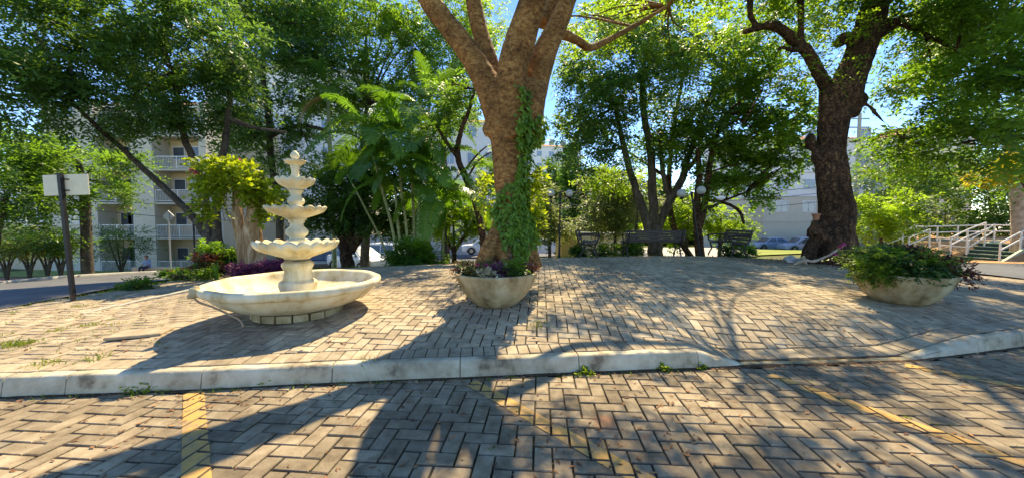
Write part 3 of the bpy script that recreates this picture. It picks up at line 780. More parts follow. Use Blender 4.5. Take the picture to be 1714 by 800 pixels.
tl([(1352,82,9),(1330,84,8.9),(1306,80,8.9),(1298,98,8.9),(1285,130,8.9),(1268,165,8.8),(1240,215,8.8)], [7,6,5,4,3.5,3,2], 8)
tl([(1425,180,0),(1450,175,0),(1480,205,9.1),(1515,232,9.0),(1560,245,8.8),(1610,240,8.6)], [9,6,5,4,3.5,3], 8)
tl([(1500,38,9),(1545,55,8.9),(1600,85,8.6),(1650,120,8.3)], [9,7,5.5,4], 8)
tl([(1545,55,8.9),(1560,110,9.1),(1552,160,9.3)], [5,4,3], 8)
tl([(1440,95,0),(1420,62,0),(1402,72,0),(1395,78,0)], [16,14,12,6])
tl([(1452,60,0),(1480,50,9.1),(1500,38,9),(1520,28,9)], [22,18,15,9])
tl([(1470,10,0),(1540,-40,8.6),(1620,-110,8)], [16,12,7])
tl([(1350,452,9.0),(1356,420,9.0),(1368,395,9.1),(1385,370,0)], [16,18,14,14])
tl([(1380,400,9.0),(1362,385,8.9),(1352,398,8.9)], [14,12,8])
tl([(1430,448,9.1),(1426,415,0),(1418,385,0)], [22,18,16])
mb.ball(P(1440, 168, RT) - b0, 19 * sc, 12, 8, (1,1,1.1)); mb.ball(P(1425, 185, RT) - b0, 20 * sc)
mb.ball(P(1356, 238, RT) - b0, 15 * sc, 12, 8, (.9,1,1.7)); mb.ball(P(1366, 262, RT) - b0, 15 * sc, 12, 8, (.8,1,1.6))
mb.ball(P(1408, 72, RT) - b0, 12 * sc)
meld(mb, .045, 'trunk', M['bark_dark'], t, amp=.04, freq=3.2, amp2=.022, freq2=17, stretch=.35, smooth_it=4)
mb = MB(); r = random.Random(9)
CB = [((8.1,11.4,7.4),(1.3,1.1,.5)),((6.6,9.4,7.6),(1.0,.8,.4)),((9.9,9.3,7.4),(1.8,1.2,.6)),((7.2,7.9,7.6),(1.5,1.1,.6)),((11.8,8.4,6.8),(1.7,1.3,.7)),((9.6,6.0,6.6),(1.5,1.2,.6)),((12.6,11.2,6.9),(1.8,1.4,.7)),
      bl(1640,30,8.4,60,1.3,.5), bl(1570,140,9.6,50,1.2,.5), bl(1660,150,8.0,70,1.2,.6), bl(1500,225,9.6,45,1.2,.4), bl(1590,235,8.6,60,1.3,.45), bl(1690,250,8.2,50,1,.5), bl(1590,0,8.8,50,1.2,.5), bl(1705,80,7.4,50,1,.7)]
CBr = [(Vector(c) - b0, s_) for c, s_ in CB]
ends = [P(1480,-300,8.6)-b0, P(1500,-160,9)-b0, P(1520,28,9)-b0, P(1620,-110,8)-b0, P(1560,245,8.8)-b0, P(1610,240,8.6)-b0, P(1515,232,9)-b0, P(1600,85,8.6)-b0, P(1650,120,8.3)-b0, P(1552,160,9.3)-b0, P(1480,-50,9.2)-b0, P(1350,-90,8.8)-b0]
twigs_to(mb, ends, CBr, .028, r, 2, 6)
mb.build('branch', M['bark_dark'], t, True, 60)['kind'] = 'stuff'
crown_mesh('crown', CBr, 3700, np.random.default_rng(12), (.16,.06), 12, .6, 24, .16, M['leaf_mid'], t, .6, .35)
# small sprigs growing from the bare limbs
crown_mesh('sprigs', [(P(1360,130,8.9)-b0,(.55,.4,.35)),(P(1330,120,8.9)-b0,(.4,.3,.2)),(P(1417,85,8.8)-b0,(.25,.2,.22)),(P(1380,10,8.9)-b0,(.7,.4,.25)),(P(1300,5,8.9)-b0,(.4,.4,.25)),(P(1400,40,8.9)-b0,(.4,.3,.5)),
    (P(1470,290,9.2)-b0,(.55,.4,.14)),(P(1445,300,9.2)-b0,(.3,.4,.12)),(P(1560,265,8.8)-b0,(.6,.4,.3)),(P(1520,240,9)-b0,(.6,.4,.25))], 260, np.random.default_rng(13), (.10,.04), 14, .5, 10, .3, M['leaf_lime'], t, .6, .4)

# ------------------------------------------------------------------ background trees and bushes
def mk(px, py, Y=None):
    g = G(px, py)
    return g if Y is None else on(P(px, py, Y).x, Y)
def sk(Y, rp): return [x * Y / F for x in rp]
# big leaning tree left of the stump
Y = 10.5; g = mk(372, 450, Y)
tree('leaning_tree', 'forked tree behind the vine covered stump with a long bare limb leaning left', 'tree', g,
  [(pl([(376,452),(368,425),(352,398),(340,385)], Y) , sk(Y,[14,11,9,8])),
   (pl([(346,392),(318,358),(280,320),(240,283),(205,250),(165,215,9.6),(120,170,9)], Y), sk(Y,[8,5.5,5,4.5,4,3,2])),
   (pl([(352,398),(345,350),(332,290),(312,240),(300,190),(290,120,10)], Y), sk(Y,[8,6.5,5.5,5,4,3])),
   (pl([(366,420),(362,360),(366,300),(378,230),(384,170),(390,100)], Y), sk(Y,[8,6,5,5,4,3])),
   (pl([(300,190),(250,150),(190,120)], Y), sk(Y,[5,4,3])), (pl([(384,200),(430,215),(480,222)], Y), sk(Y,[5,3,2]))],
  [bl(250,60,10,95,1.2,.7), bl(140,90,9.2,95,1.2,.75), bl(350,70,10.6,85,1.1,.8), bl(60,40,8.8,90,1.1,.8), bl(200,165,9.6,75,1.5,.5), bl(300,170,10.2,60,1.2,.6), bl(100,180,9,70,1.3,.6),
   bl(30,150,8.6,70,1,.9), bl(160,0,9,90,1.3,.7), bl(395,150,10.8,45,1,.8)],
  M['bark_grey'], M['leaf_cool'], 4000, 21, (.15,.055), 10, .46, 34, .14, tbias=.4, per=3, tw=.03)
# lit tree at far left with grey trunk
Y = 19; g = on(P(146, 455, Y).x, Y)
tree('street_tree', 'leafy street tree with a straight grey trunk in front of the left apartment block', 'tree', g,
  [(pl([(147,464),(144,400),(142,345),(138,300),(130,270)], Y), sk(Y,[8,7,6.5,5,3]))],
  [bl(140,285,Y,55,1.3,.6), bl(70,270,18,50,1.2,.7), bl(190,322,Y,22,1.1,.9), bl(95,330,18,28,1.3,.6), bl(30,240,17,45,1,.8)],
  M['bark_grey'], M['leaf_mid'], 1500, 22, (.20,.09), 9, .8, 24, .2, tbias=.5, tw=.05)
Y = 15.5; g = on(P(-12, 470, Y).x, Y)
tree('street_tree', 'dark bushy tree at the far left edge of the picture beyond the road', 'tree', g,
  [(pl([(-14,480),(-8,420),(0,370),(10,330)], Y), sk(Y,[6,5,4,3]))],
  [bl(15,330,Y,40,1.2,.8), bl(5,375,Y,35,1.2,.6), bl(48,352,16,22,1.2,.6), bl(-30,300,Y,60,1,1)],
  M['bark_grey'], M['leaf_dark'], 700, 23, (.17,.08), 9, .6, 20, .2, tbias=.5)
# small multi-stem hedge trees along the left road
for i, (px, py, w_) in enumerate(((12,470,1.0),(50,464,.9),(80,462,.9),(102,461,1.0))):
    Y = 18.6; g = on(P(px, py, Y).x, Y); r = random.Random(i)
    tree('small_tree', ['small multi stem tree by the far left kerb, first from the left edge', 'small multi stem tree by the far left kerb, second from the left edge', 'small multi stem tree by the far left kerb, third from the left edge', 'small multi stem tree just left of the black sign post across the road'][i], 'tree', g,
      [([g + Vector((0,0,-.1)), g + Vector((dx*.35, 0, .8)), g + Vector((dx, .2*dx, 1.7))], [.05,.045,.025]) for dx in (-.55,-.15,.3,.6)],
      [(g + Vector((0,0,2.1)), (1.0*w_, .9, .65)), (g + Vector((.5,0,1.75)), (.7, .7, .4)), (g + Vector((-.5,.2,1.8)), (.7, .7, .4))],
      M['bark_grey'], M['leaf_olive'] if i == 1 else M['leaf_dark'], 260, 40 + i, (.15,.07), 8, .45, 18, .25, group='small trees along the far kerb', per=1)
Y = 26; g = on(P(203, 455, Y).x, Y)
tree('dark_shrub', 'dark feathery shrub standing before the balconies of the left apartment block', 'shrub', g,
  [([g, g + Vector((dx*.4,0,1)), g + Vector((dx,0,2.4))], [.06,.05,.02]) for dx in (-.8,-.2,.3,.8)],
  [bl(205,412,Y,32,1.1,.9), bl(185,400,Y,20), bl(230,402,Y,18)], M['bark_grey'], M['leaf_dark'], 420, 52, (.18,.05), 9, .6, 22, .3, tbias=.3)
# tall background trees, left centre
def bgtree(px, py, Y, blobs, mat, n, seed, label, leaf=(.2,.08), trunk=None, lab='tree', bark='bark_grey', tb=.5, rad=8, spray=.8, cl=26, sig=.2, nm='background_tree', group=None):
    g = on(P(px, py, Y).x, Y)
    L = trunk or [([(px,py),(px+3,py-90),(px-3,py-180),(px+4,py-260)], [rad, rad*.8, rad*.6, rad*.35])]
    L = [(pl(a, Y), sk(Y, b)) for a, b in L]; L[0][0][0].z = g.z - .1; 
    if trunk is None or True: L[0][0][0].x = g.x
    return tree(nm, label, lab, g, L, [bl(*b) for b in blobs], M[bark], M[mat], n, seed, leaf, 9, spray, cl, sig, group=group, tbias=tb, tw=rad * Y / F * .25)
bgtree(470,450,17,[(440,60,17,75,1.1,.8),(480,130,17,60,1.2,.7),(400,200,16,50,1.1,.7),(520,60,17,60,1,.9),(440,0,17,70,1.3,.7),(460,200,17,40,1.2,.6),(425,265,16,42,1.2,.6),(505,250,17,35,1,.8)],'leaf_cool',2900,61,'tall airy tree behind the fountain rising above the vine covered stump',(.21,.085),
  [([(470,450),(468,360),(455,280),(450,200),(440,120),(445,40)],[7,6,5,5,4,3]),([(455,260),(410,210),(400,180)],[4,3,2]),([(450,230),(500,210),(560,222)],[4,3,2])], tb=.38, spray=.6)
bgtree(610,440,20,[(590,50,20,80,1.1,.8),(650,110,20,70,1.1,.8),(560,130,19,55,1,.8),(700,60,21,60,1,.9),(620,180,20,50,1.3,.7),(540,190,19,40,1,.8),(660,0,20,80,1.3,.5),(740,120,21,50,.9,1),(520,10,20,50,1.2,.6),(690,190,20,45,1,.8)],'leaf_mid',3600,62,'tall background tree with fine light foliage behind the clump of palms',(.23,.09), tb=.55, spray=.65)
bgtree(745,430,24,[(760,60,24,60,.9,1.1),(780,150,24,45,.9,1),(735,190,23,40,1,.8),(800,40,25,50,.9,1)],'leaf_lime',1500,63,'slender lime green tree seen left of the orange barked trunk between its limbs',(.22,.09), tb=.45)
# dark round tree by the parked cars
bgtree(582,440,13.5,[(560,330,13.5,55,1.1,.8),(630,330,13.8,60,1.1,.85),(590,290,13.5,55,1.1,.7),(520,345,13.2,42,1,.8),(690,340,14,45,1,.9),(600,365,13.4,42,1.3,.6),(660,380,13.8,28,1.3,.6),(645,280,14,40,1,.8)],'leaf_dark',3300,64,'low dark evergreen tree with several stems beside the parked dark car',(.13,.07),
  [([(582,448),(580,425),(578,400)],[12,10,9]),([(578,405),(562,380),(545,355)],[8,6,4]),([(583,405),(588,375),(595,345)],[8,6,4]),([(588,420),(605,395),(622,372)],[7,5,3]),([(586,410),(612,385),(650,362)],[6,5,3])], bark='bark_dark', tb=.35, spray=.42)
# thin leaning dark tree left of the main trunk
bgtree(812,438,11,[(770,180,11,35,1,.8),(745,150,11,30,1,.8),(800,140,11,28,1,1),(735,215,11,22,1,.7)],'leaf_mid',420,65,'thin dark leaning tree just left of the ivy covered trunk',(.11,.055),
  [([(814,442),(808,395),(797,345),(780,300),(766,262),(770,225),(785,185),(795,150)],[6.5,6,5.5,5,5,4,3,2]),([(766,265),(745,235),(730,210)],[3.5,3,2]),([(782,300),(800,270),(822,255)],[2,1.5,1]),([(778,285),(800,258),(815,245)],[2,1.5,1])], bark='bark_dark', spray=.35)
# little V-shaped tree near the road
bgtree(760,438,14,[(760,375,14,38,1.3,.6),(735,360,14,26,1,.8),(800,365,14,26,1.2,.8),(770,340,14,30,1.1,.7),(715,385,14,16,1.3,.6)],'leaf_lime',750,66,'small spreading tree with slanting stems in front of the long grey wall',(.11,.07),
  [([(761,440),(760,425),(759,418)],[4.5,4,4]),([(759,420),(748,400),(742,378)],[3,2.5,2]),([(761,420),(775,398),(788,380)],[3.5,3,2]),([(759,420),(760,395),(758,370)],[2.5,2,1.5])], bark='bark_dark', tb=.45, spray=.35)
# central tree behind the bench
bgtree(1098,430,14.2,[(1020,110,14.2,75,1,.9),(1100,80,14.2,70,1.1,.8),(1180,130,14.2,75,1.1,.85),(1080,180,14.2,80,1.3,.75),(1000,190,14.2,55,1,.9),(1170,215,14.2,55,1.2,.7),(1230,180,14.2,55,1,.9),(960,150,14.6,40,.9,1),(1050,260,14.2,42,1.2,.6),(985,260,14.2,45,1,.7),(1120,250,14.2,35,1.2,.6),(1060,30,14.2,60,1.3,.6),(950,235,14.2,30,1,.8),(1250,110,14.2,40,1,.8)],'leaf_cool',4000,67,'broad dark green multi stem tree rising behind the long park bench',(.17,.07),
  [([(1098,434),(1097,410),(1096,385),(1094,360)],[13,12,11,9]),([(1090,395),(1074,345),(1062,310),(1045,250),(1030,180)],[8,7,6,5,3]),([(1096,370),(1092,310),(1088,250),(1075,170),(1080,90)],[8,7,6,5,3]),([(1100,385),(1122,335),(1142,300),(1150,270),(1180,190)],[8,7,6,5,3]),([(1122,335),(1110,290),(1105,230)],[4,4,3]),([(1150,285),(1200,225),(1235,200)],[4,3,2])], tb=.55, spray=.5, cl=34, sig=.15)
bgtree(1165,430,15.5,[(960,215,15.5,30,1,.8),(1010,300,15.5,24,1.6,.5),(985,120,15.5,35,1,.9),(1235,130,15.5,34,1,.8),(1180,60,15.5,40,1.2,.7),(1060,20,15.5,40,1.6,.6)],'leaf_lime',1300,69,'added lime sprays that lighten the edges of the broad dark tree',(.18,.075),[([(1130,440),(1128,380),(1120,300),(1130,200),(1150,100)],[5,5,4,3,2]),([(1120,300),(1060,260),(1010,230)],[3,2,2])],bark='bark_dark',rad=5,spray=.5,cl=20)  # added lime foliage, put in to lighten the broad tree's crown
# slim tree beside the leaning lamp
bgtree(1172,432,13.4,[(1215,270,13.2,40,1.1,.7),(1270,240,13.2,48,1.1,.7),(1310,205,13.2,40,1,.8),(1245,310,13.2,26,1.6,.5),(1180,330,13.4,16,.8,1.2),(1290,285,13.2,32,1,.7),(1150,240,13.4,34,1,.8),(1330,260,13,24,1,.9),(1285,150,13,40,1,.9),(1262,335,13.2,16,1.6,.5)],'leaf_mid',1500,68,'slim twin stem tree between the long bench and the right bench',(.17,.09),
  [([(1172,436),(1170,400),(1166,350),(1170,300),(1168,250)],[8,7,6,5,3]),([(1170,380),(1182,330),(1186,290),(1196,240),(1215,190)],[6,5,5,4,2]),([(1178,335),(1215,340),(1238,355),(1245,375)],[2.5,2.5,2.5,2]),([(1186,350),(1215,335),(1250,322)],[2.5,2,1.5])], bark='bark_dark', tb=.5, spray=.4, cl=22)
# bright bushes in the middle distance
bs = [(920,400,15,[(905,368,15,30,1.2,.8),(930,385,15,18,1.3,.6),(890,345,15,28,1,1),(950,375,15.5,18,1.2,.7),(915,340,15.5,24,1,.9)],'leaf_olive',900,'sage green leafy shrub around the double globe lamp left of the benches'),
 (1030,405,20,[(1020,345,20,34,1.2,.9),(1045,372,20,28,1.4,.6),(1000,375,20,25,1.2,.7),(1045,315,20,32,1,.8),(1000,310,20,26,1,.9),(1075,340,20,30,1,.9)],'leaf_olive',1500,'grey green tree behind the left end of the long bench'),
 (1065,410,17,[(1040,300,17,30,1.2,.5),(1075,390,17,14,2.2,.6)],'leaf_lime',300,'lime green shrub glimpsed just above the long bench'),
 (1150,410,16,[(1130,370,16,22,1.2,.9),(1150,345,16,18,1,1),(1120,395,16,16,1.3,.6)],'leaf_lime',420,'bright yellow green bush between the long bench and the leaning lamp'),
 (1205,415,15,[(1215,365,15,24,1.4,.8),(1205,390,15,18,1.2,.7),(1240,385,15,14,1.6,.8),(1180,355,15,18,1.2,.8)],'leaf_lime',420,'yellow green bush with dangling leaves behind the right bench'),
 (818,430,16,[(825,330,16,26,.7,1.8),(812,290,16,18,.8,1.4),(835,260,16,14,.8,1)],'leaf_lime',450,'lime green shrub peeping out left of the ivy covered trunk'),
 (1475,420,19,[(1478,350,19,30,1.2,.9),(1460,375,19,22,1.2,.9),(1500,370,19,22,1.2,.9)],'leaf_lime',700,'bright lime green bush right of the massive dark trunk'),
 (1490,430,24,[(1470,300,24,50,1.1,.9),(1520,330,24,45,1.1,.9),(1450,360,24,30,1,.9),(1510,385,24,28,1.6,.6),(1560,290,25,50,1.1,.7)],'leaf_dark',1500,'dark broad tree standing behind the bright lime bush on the right'),
 (1660,400,26,[(1650,330,26,50,1.1,.9),(1620,370,26,30,1.4,.8),(1690,360,26,40,1.1,.9),(1630,290,26,50,1.1,.7)],'leaf_dark',1500,'dark dense tree behind the playground railing at far right')]
for i, (px, py, Y, B_, mt, n, lb) in enumerate(bs):
    bgtree(px, py, Y, B_, mt, n, 80 + i, lb, (.0085 * Y, .005 * Y), [([(px,py+6),(px,py-25),(px+2,py-55)],[3,2.5,1.5])], rad=3, spray=.03 * Y, cl=20, nm='bush' if Y < 24 else 'background_tree', lab='bush' if Y < 24 else 'tree')
bgtree(1582,395,30,[(1582,350,30,16,1.3,1),(1570,372,30,12,1.6,.6),(1600,368,30,10,1.3,.7)],'leaf_olive',170,95,'young thin street tree in front of the far right beige building',(.2,.12),[([(1582,392),(1582,370),(1583,340)],[1.5,1.2,.8])],rad=2)
for i, (px, Y, h_, w_, lb) in enumerate(((922, 75, 104, 20, 'rounded dark tree far away left of the far conifer'), (962, 62, 118, 13, 'dark conical conifer far behind the globe lamp'), (990, 70, 70, 24, 'wide dark tree far away right of the far conifer'), (1030, 64, 78, 26, 'far tree glimpsed behind the grey green tree, left of the long bench'), (1070, 66, 70, 26, 'far tree glimpsed behind the left half of the long bench'), (1115, 60, 74, 26, 'far tree glimpsed behind the broad tree trunk'), (1155, 64, 66, 24, 'far tree glimpsed behind the leaning lamp'), (905, 60, 40, 26, 'low dark far tree beside the ivy covered trunk'))):
    g = on(P(px, 400, Y).x, Y); u = Y / F
    tree('far_tree', lb, 'tree', g, [([g, g + Vector((0,0,h_*u*.6))], [.25,.1])], [(P(px,400-h_*.45,Y),(w_*u,w_*u,h_*.62*u)), (P(px,385,Y),(w_*1.3*u,w_*u,25*u)), (P(px-3,395-h_*.9,Y),(w_*.6*u,w_*.6*u,h_*.35*u))], M['bark_grey'], M['leaf_dark' if i < 3 else 'leaf_cool'], 900, 100 + i, (.7,.4), 8, 1.8, 24, .25, tbias=.4)
# pale trunk tree at the right edge
bgtree(1708,400,17,[(1700,215,17,50,1.2,.8),(1650,190,17,50,1.2,.7),(1730,300,17,28,1,1)],'leaf_mid',900,96,'smooth pale pinkish trunk tree beside the stair rail at the right edge',(.16,.07),
  [([(1710,402),(1706,350),(1700,290),(1690,235),(1670,190)],[10,9,8,7,4])], bark='twig', tb=.4)
g = on(P(1700, 395, 15).x, 15)
tree('yellow_shrub', 'bright yellow leaved branches in front of the pale trunk at the right edge', 'shrub', on(P(1745,405,12).x,12),
  [(pl([(1745,405),(1730,340),(1700,292)],12), sk(12,[3,2,1]))], [bl(1680,288,12,22,1.7,.45), bl(1708,272,12,16,1.2,.6)], M['bark_grey'], M['leaf_yellow'], 330, 97, (.14,.08), 8, .3, 12, .3)
# trees left out of the picture whose shade and crowns the photograph implies

# ------------------------------------------------------------------ palms
def frond(name, base, az, el, L, curl, parent, mat, r, k=26, lw=.035, ll=.42):
    """arching feather leaf: a rachis and two ranks of leaflets"""
    d0 = Vector((math.cos(az) * math.cos(el), math.sin(az) * math.cos(el), math.sin(el)))
    pts = []; p = Vector(base); d = d0.copy(); n = 12
    for i in range(n + 1):
        pts.append(p.copy()); p = p + d * (L / n); d = (d + Vector((0, 0, -1)) * curl / n * (1 + i / n)).normalized()
    A = np.array([tuple(q_) for q_ in pts])
    t = np.linspace(.16, .99, k); idx = t * n; i0 = np.minimum(idx.astype(int), n - 1); f = (idx - i0)[:, None]
    pp = A[i0] * (1 - f) + A[i0 + 1] * f; dd = nrm(A[i0 + 1] - A[i0])
    side = nrm(np.cross(dd, np.array([0, 0, 1.0])) + 1e-6)
    lens = ll * (np.sin(np.pi * np.clip(t * .86 + .12, 0, 1)) ** .6) * r.uniform(.85, 1.1, k)
    Vs = []; Fs = []; n0 = 0
    for sg in (-1, 1):
        ld = nrm(side * sg + dd * .75 + np.array([0, 0, .22]) + r.normal(0, .07, (k, 3)))
        ls = nrm(dd - ld * (dd * ld).sum(-1, keepdims=True))
        mid = pp + ld * lens[:, None] * .55; tip = mid + nrm(ld + np.array([0, 0, -.75])) * lens[:, None] * .45
        a = pp - ls * lw * .25; b = pp + ls * lw * .25; c = mid + ls * lw * .5; e = mid - ls * lw * .5
        Vs.append(np.stack([a, b, c, e, tip, tip + ls * .002], 1).reshape(-1, 3))
        q_ = np.arange(k)[:, None] * 6 + n0
        Fs.append(np.concatenate([q_ + np.array([0,1,2,3]), q_ + np.array([3,2,5,4])])); n0 += 6 * k
    mb = MB(); mb.tube(pts, [.016 * (1 - i / (n + 3)) for i in range(n + 1)], 5)
    V = np.concatenate(Vs + [np.array(mb.v)]); Fq = np.concatenate(Fs + [np.array([f_ for f_ in mb.f if len(f_) == 4]) + n0])
    ti = np.full(len(V), float(np.clip(r.normal(.45, .28), 0, 1)))
    return link(name, npmesh(name, V, Fq, ti), mat, parent)
def palm(label, base, stems, seed, nf=7, L=1.5, r0=.045, dry=0, el=(.45,1.35), curl=1.5, ll=.42, kk=26):
    t = thing('palm', base, label, 'palm'); r = np.random.default_rng(seed); b0 = Vector(base)
    for pts in stems:
        pts = [Vector(p) - b0 for p in pts]; mb = MB()
        limbs(mb, pts, [r0 * 1.15] + [r0] * (len(pts) - 2) + [r0 * .8], 9, seg=6)
        ob = mb.build('stem', M['palm_stem'], t, True, 60)
        top = pts[-1]; sh = (pts[-1] - pts[-2]).normalized()
        mb = MB(); mb.tube([top - sh * .02, top + sh * .18, top + sh * .5], [r0 * 1.0, r0 * 1.15, r0 * .4], 9); mb.build('crownshaft', M['palm'], t, True, 60)
        a0 = r.uniform(0, 6.28)
        for j in range(nf):
            q_ = j / max(nf - 1, 1)
            frond('frond', top + sh * (.2 + .28 * q_), a0 + j * 2.4, el[0] + (el[1] - el[0]) * q_ + r.normal(0, .07), L * r.uniform(.8, 1.15), curl * r.uniform(.8, 1.2), t, M['palm'], r, int(kk * 1.5), lw=.043, ll=ll)
        for j in range(dry): frond('dry_frond', top, a0 + j * 3 + 1, -.2, L * .8, 1.4, t, M['palm_old'], r, kk, ll=ll)
    return t
Y = 11; g = on(P(690, 440, Y).x, Y)
palm('dense clump of green cane palms with arching fronds right of the fountain', g,
  [[mk(668,440,Y), P(655,375,Y), P(640,320,Y), P(625,262,Y)], [mk(676,440,Y), P(667,385,Y), P(662,320,Y)], [mk(684,440,Y), P(680,380,Y), P(672,320,Y), P(668,262,Y)], [mk(692,440,Y+.4), P(693,380,Y+.4), P(690,310,Y+.4), P(688,250,Y+.4)],
   [mk(700,440,Y), P(700,370,Y), P(704,310,Y)], [mk(706,440,Y+.3), P(712,380,Y+.3), P(722,330,Y+.3)], [mk(710,440,Y-.3), P(722,390,Y-.3), P(738,350,Y-.3)]], 31, nf=9, L=2.15, curl=1.75, ll=.52, el=(.25,1.25), kk=34)
Y = 12; g = on(P(655, 438, Y).x, Y)
palm('single slanting slim palm cane left of the palm clump', g, [[mk(655,438,Y), P(635,395,Y), P(612,350,Y), P(590,308,Y)]], 32, nf=4, L=1.2, r0=.035, curl=1.6)
Y = 16; g = on(P(556, 430, Y).x, Y)
palm('tall feather palm above the fountain with some yellowed fronds', g, [[mk(560,430,Y), P(556,320,Y), P(552,240,Y), P(549,165,Y)]], 33, nf=9, L=2.1, r0=.09, dry=3, el=(.0,1.2), curl=1.5, ll=.6)
Y = 16; g = on(P(722, 430, Y).x, Y)
palm('tall feather palm standing behind the palm clump', g, [[mk(718,430,Y), P(716,320,Y), P(717,240,Y), P(718,180,Y)]], 34, nf=8, L=1.9, r0=.08, dry=1, el=(.2,1.3), curl=1.2, ll=.55)
Y = 13; g = on(P(745, 430, Y).x, Y)
palm('young palm with drooping fronds between the palm clump and the spreading tree', g, [[mk(742,436,Y), P(742,400,Y), P(744,370,Y)]], 35, nf=7, L=1.2, r0=.04, el=(.2,1.2), curl=1.9, ll=.36)

# ------------------------------------------------------------------ fountain
FX, FY = -2.70, 4.50; fz = pz(FX, FY)
ft = thing('fountain', (FX, FY, fz), 'cream stone fountain with four scalloped tiers standing in a wide round basin', 'fountain')
def zf_(py): return P(490, py, FY).z - fz
mb = MB()   # basin: outer wall, rolled rim, inner wall, floor
prof = [(.40,.085),(.50,.088),(.66,.135),(.80,.205),(.875,.275),(.90,.315),(.915,.33),(.935,.325),(.965,.345),(.978,.372),(.976,.405),(.962,.425),(.945,.432),(.905,.425),(.88,.405),(.86,.36),(.80,.29),(.70,.235),(.5,.205),(.25,.195),(.02,.195)]
wv = lambda i, q, r_, z: (r_ * (1 + .004 * math.sin(7 * q) + .003 * math.sin(17 * q + 1)), z + .003 * math.sin(9 * q + i))
mb.lathe(prof, 96, wave=wv); mb.build('basin', M['fountain'], ft, True, 50)
for k in range(18):      # ring of low bricks carrying the basin
    a = 2 * math.pi * k / 18 + .05
    mb = MB(); mb.box((math.cos(a) * .455, math.sin(a) * .455, .036), (.150, .09, .085), 0, Matrix.Rotation(a + math.pi/2, 4, 'Z'), bev=.006)
    mb.build('base_brick', M['bowl'], ft)
mb = MB()
zb = .195
mb.lathe([(.235,zb),(.24,zb+.03),(.225,zb+.05),(.225,zb+.06),(.20,zb+.075),(.19,zb+.10),(.205,zb+.15),(.205,zb+.20),(.16,zb+.235),(.165,zb+.25),(.15,zb+.30),(.145,zb+.34),(.165,zb+.39),(.175,zb+.41),(.17,zb+.44),(.14,zb+.46)], 32,
   wave=lambda i, q, r_, z: (r_ * (1 + (.07 * abs(math.sin(6 * q)) if 5 <= i <= 8 else (.04 * abs(math.sin(8 * q)) if i > 9 else 0))), z))
mb.build('pedestal', M['fountain'], ft, True, 35)
def shell_bowl(R_, z0, z1, lobes, amp):
    """scalloped bowl, z0 underside, z1 rim"""
    h = z1 - z0; mb = MB()
    pr = [(.30*R_, z0), (.34*R_, z0+.10*h), (.52*R_, z0+.26*h), (.74*R_, z0+.46*h), (.88*R_, z0+.60*h), (.93*R_, z0+.66*h), (.99*R_, z0+.78*h), (1.01*R_, z1-.06*h), (.975*R_, z1+.04*h), (.89*R_, z1-.04*h), (.70*R_, z1-.30*h), (.40*R_, z1-.42*h), (.10*R_, z1-.46*h)]
    def wv(i, q, r_, z):
        f = max(0, (r_ / R_ - .3) / .7) if i <= 9 else (.7 if i == 10 else 0)
        s_ = abs(math.sin(lobes * q / 2)); return r_ * (1 + amp * f * (s_ - .6)), z + h * .17 * f * (s_ - .5)
    mb.lathe(pr, lobes * 10, wave=wv); return mb
def baluster(z0, z1, r_):
    h = z1 - z0; mb = MB()
    mb.lathe([(r_*1.25,z0),(r_*1.25,z0+.06*h),(r_*.95,z0+.10*h),(r_*.9,z0+.16*h),(r_*1.28,z0+.30*h),(r_*1.36,z0+.40*h),(r_*1.2,z0+.52*h),(r_*.82,z0+.66*h),(r_*.78,z0+.76*h),(r_*.98,z0+.84*h),(r_*1.0,z0+.93*h),(r_*1.25,z0+.97*h),(r_*1.25,z1)], 24,
        wave=lambda i, q, rr, z: (rr * (1 + (.07 * abs(math.sin(6 * q)) if 3 < i < 8 else 0)), z)); return mb
bz = [(405,433,.465,18,.055), (347,367,.335,16,.055), (300,320,.215,13,.055), (269,279,.12,9,.06)]
for y1, y0, R_, lb, am in bz:
    o = shell_bowl(R_, zf_(y0), zf_(y1), lb, am).build('bowl', M['fountain'], ft, True, 50)
for y0, y1, r_ in ((403,366,.092), (349,319,.070)):
    baluster(zf_(y0), zf_(y1), r_).build('baluster', M['fountain'], ft, True, 40)
mb = MB(); z0, z1 = zf_(303), zf_(277); h = z1 - z0
mb.lathe([(.062,z0),(.062,z0+.1*h),(.05,z0+.2*h),(.042,z0+.45*h),(.043,z0+.7*h),(.055,z0+.9*h),(.055,z1)], 20); mb.build('neck', M['fountain'], ft, True, 40)
mb = MB(); z0, z1 = zf_(272), zf_(252); h = z1 - z0
mb.lathe([(.04,z0),(.042,z0+.1*h),(.030,z0+.22*h),(.046,z0+.42*h),(.050,z0+.55*h),(.040,z0+.75*h),(.018,z0+.93*h),(0,z1)], 18,
   wave=lambda i, q, rr, z: (rr * (1 + .06 * math.sin(6 * q + i)), z)); mb.build('finial', M['fountain'], ft, True, 60)
# spout ornament and drain pipe on the front left of the rim
a = math.atan2(-.52, -.85); e = Vector((math.cos(a), math.sin(a), 0))
a = math.atan2(P(343,495,3.85).y - FY, P(345,495,3.85).x - FX); e = Vector((math.cos(a), math.sin(a), 0))
mb = MB(); mb.ball(e * .985 + Vector((0,0,.40)), .055, 10, 8, (1,1,1.1)); mb.ball(e * 1.02 + Vector((0,0,.36)), .035, 10, 8); mb.ball(e * .97 + Vector((0,0,.445)), .03, 8, 6)
meld(mb, .012, 'spout_ornament', M['bowl'], ft, amp=.012, freq=30)
sd = Vector((-e.y, e.x, 0))
mb = MB(); limbs(mb, [e*1.0+Vector((0,0,.35)), e*.955+sd*.03+Vector((0,0,.29)), e*.86+sd*.07+Vector((0,0,.235)), e*.74+sd*.14+Vector((0,0,.15)), e*.64+sd*.22+Vector((0,0,.07)), e*.62+sd*.26+Vector((0,0,.0))], [.011]*6, 8)
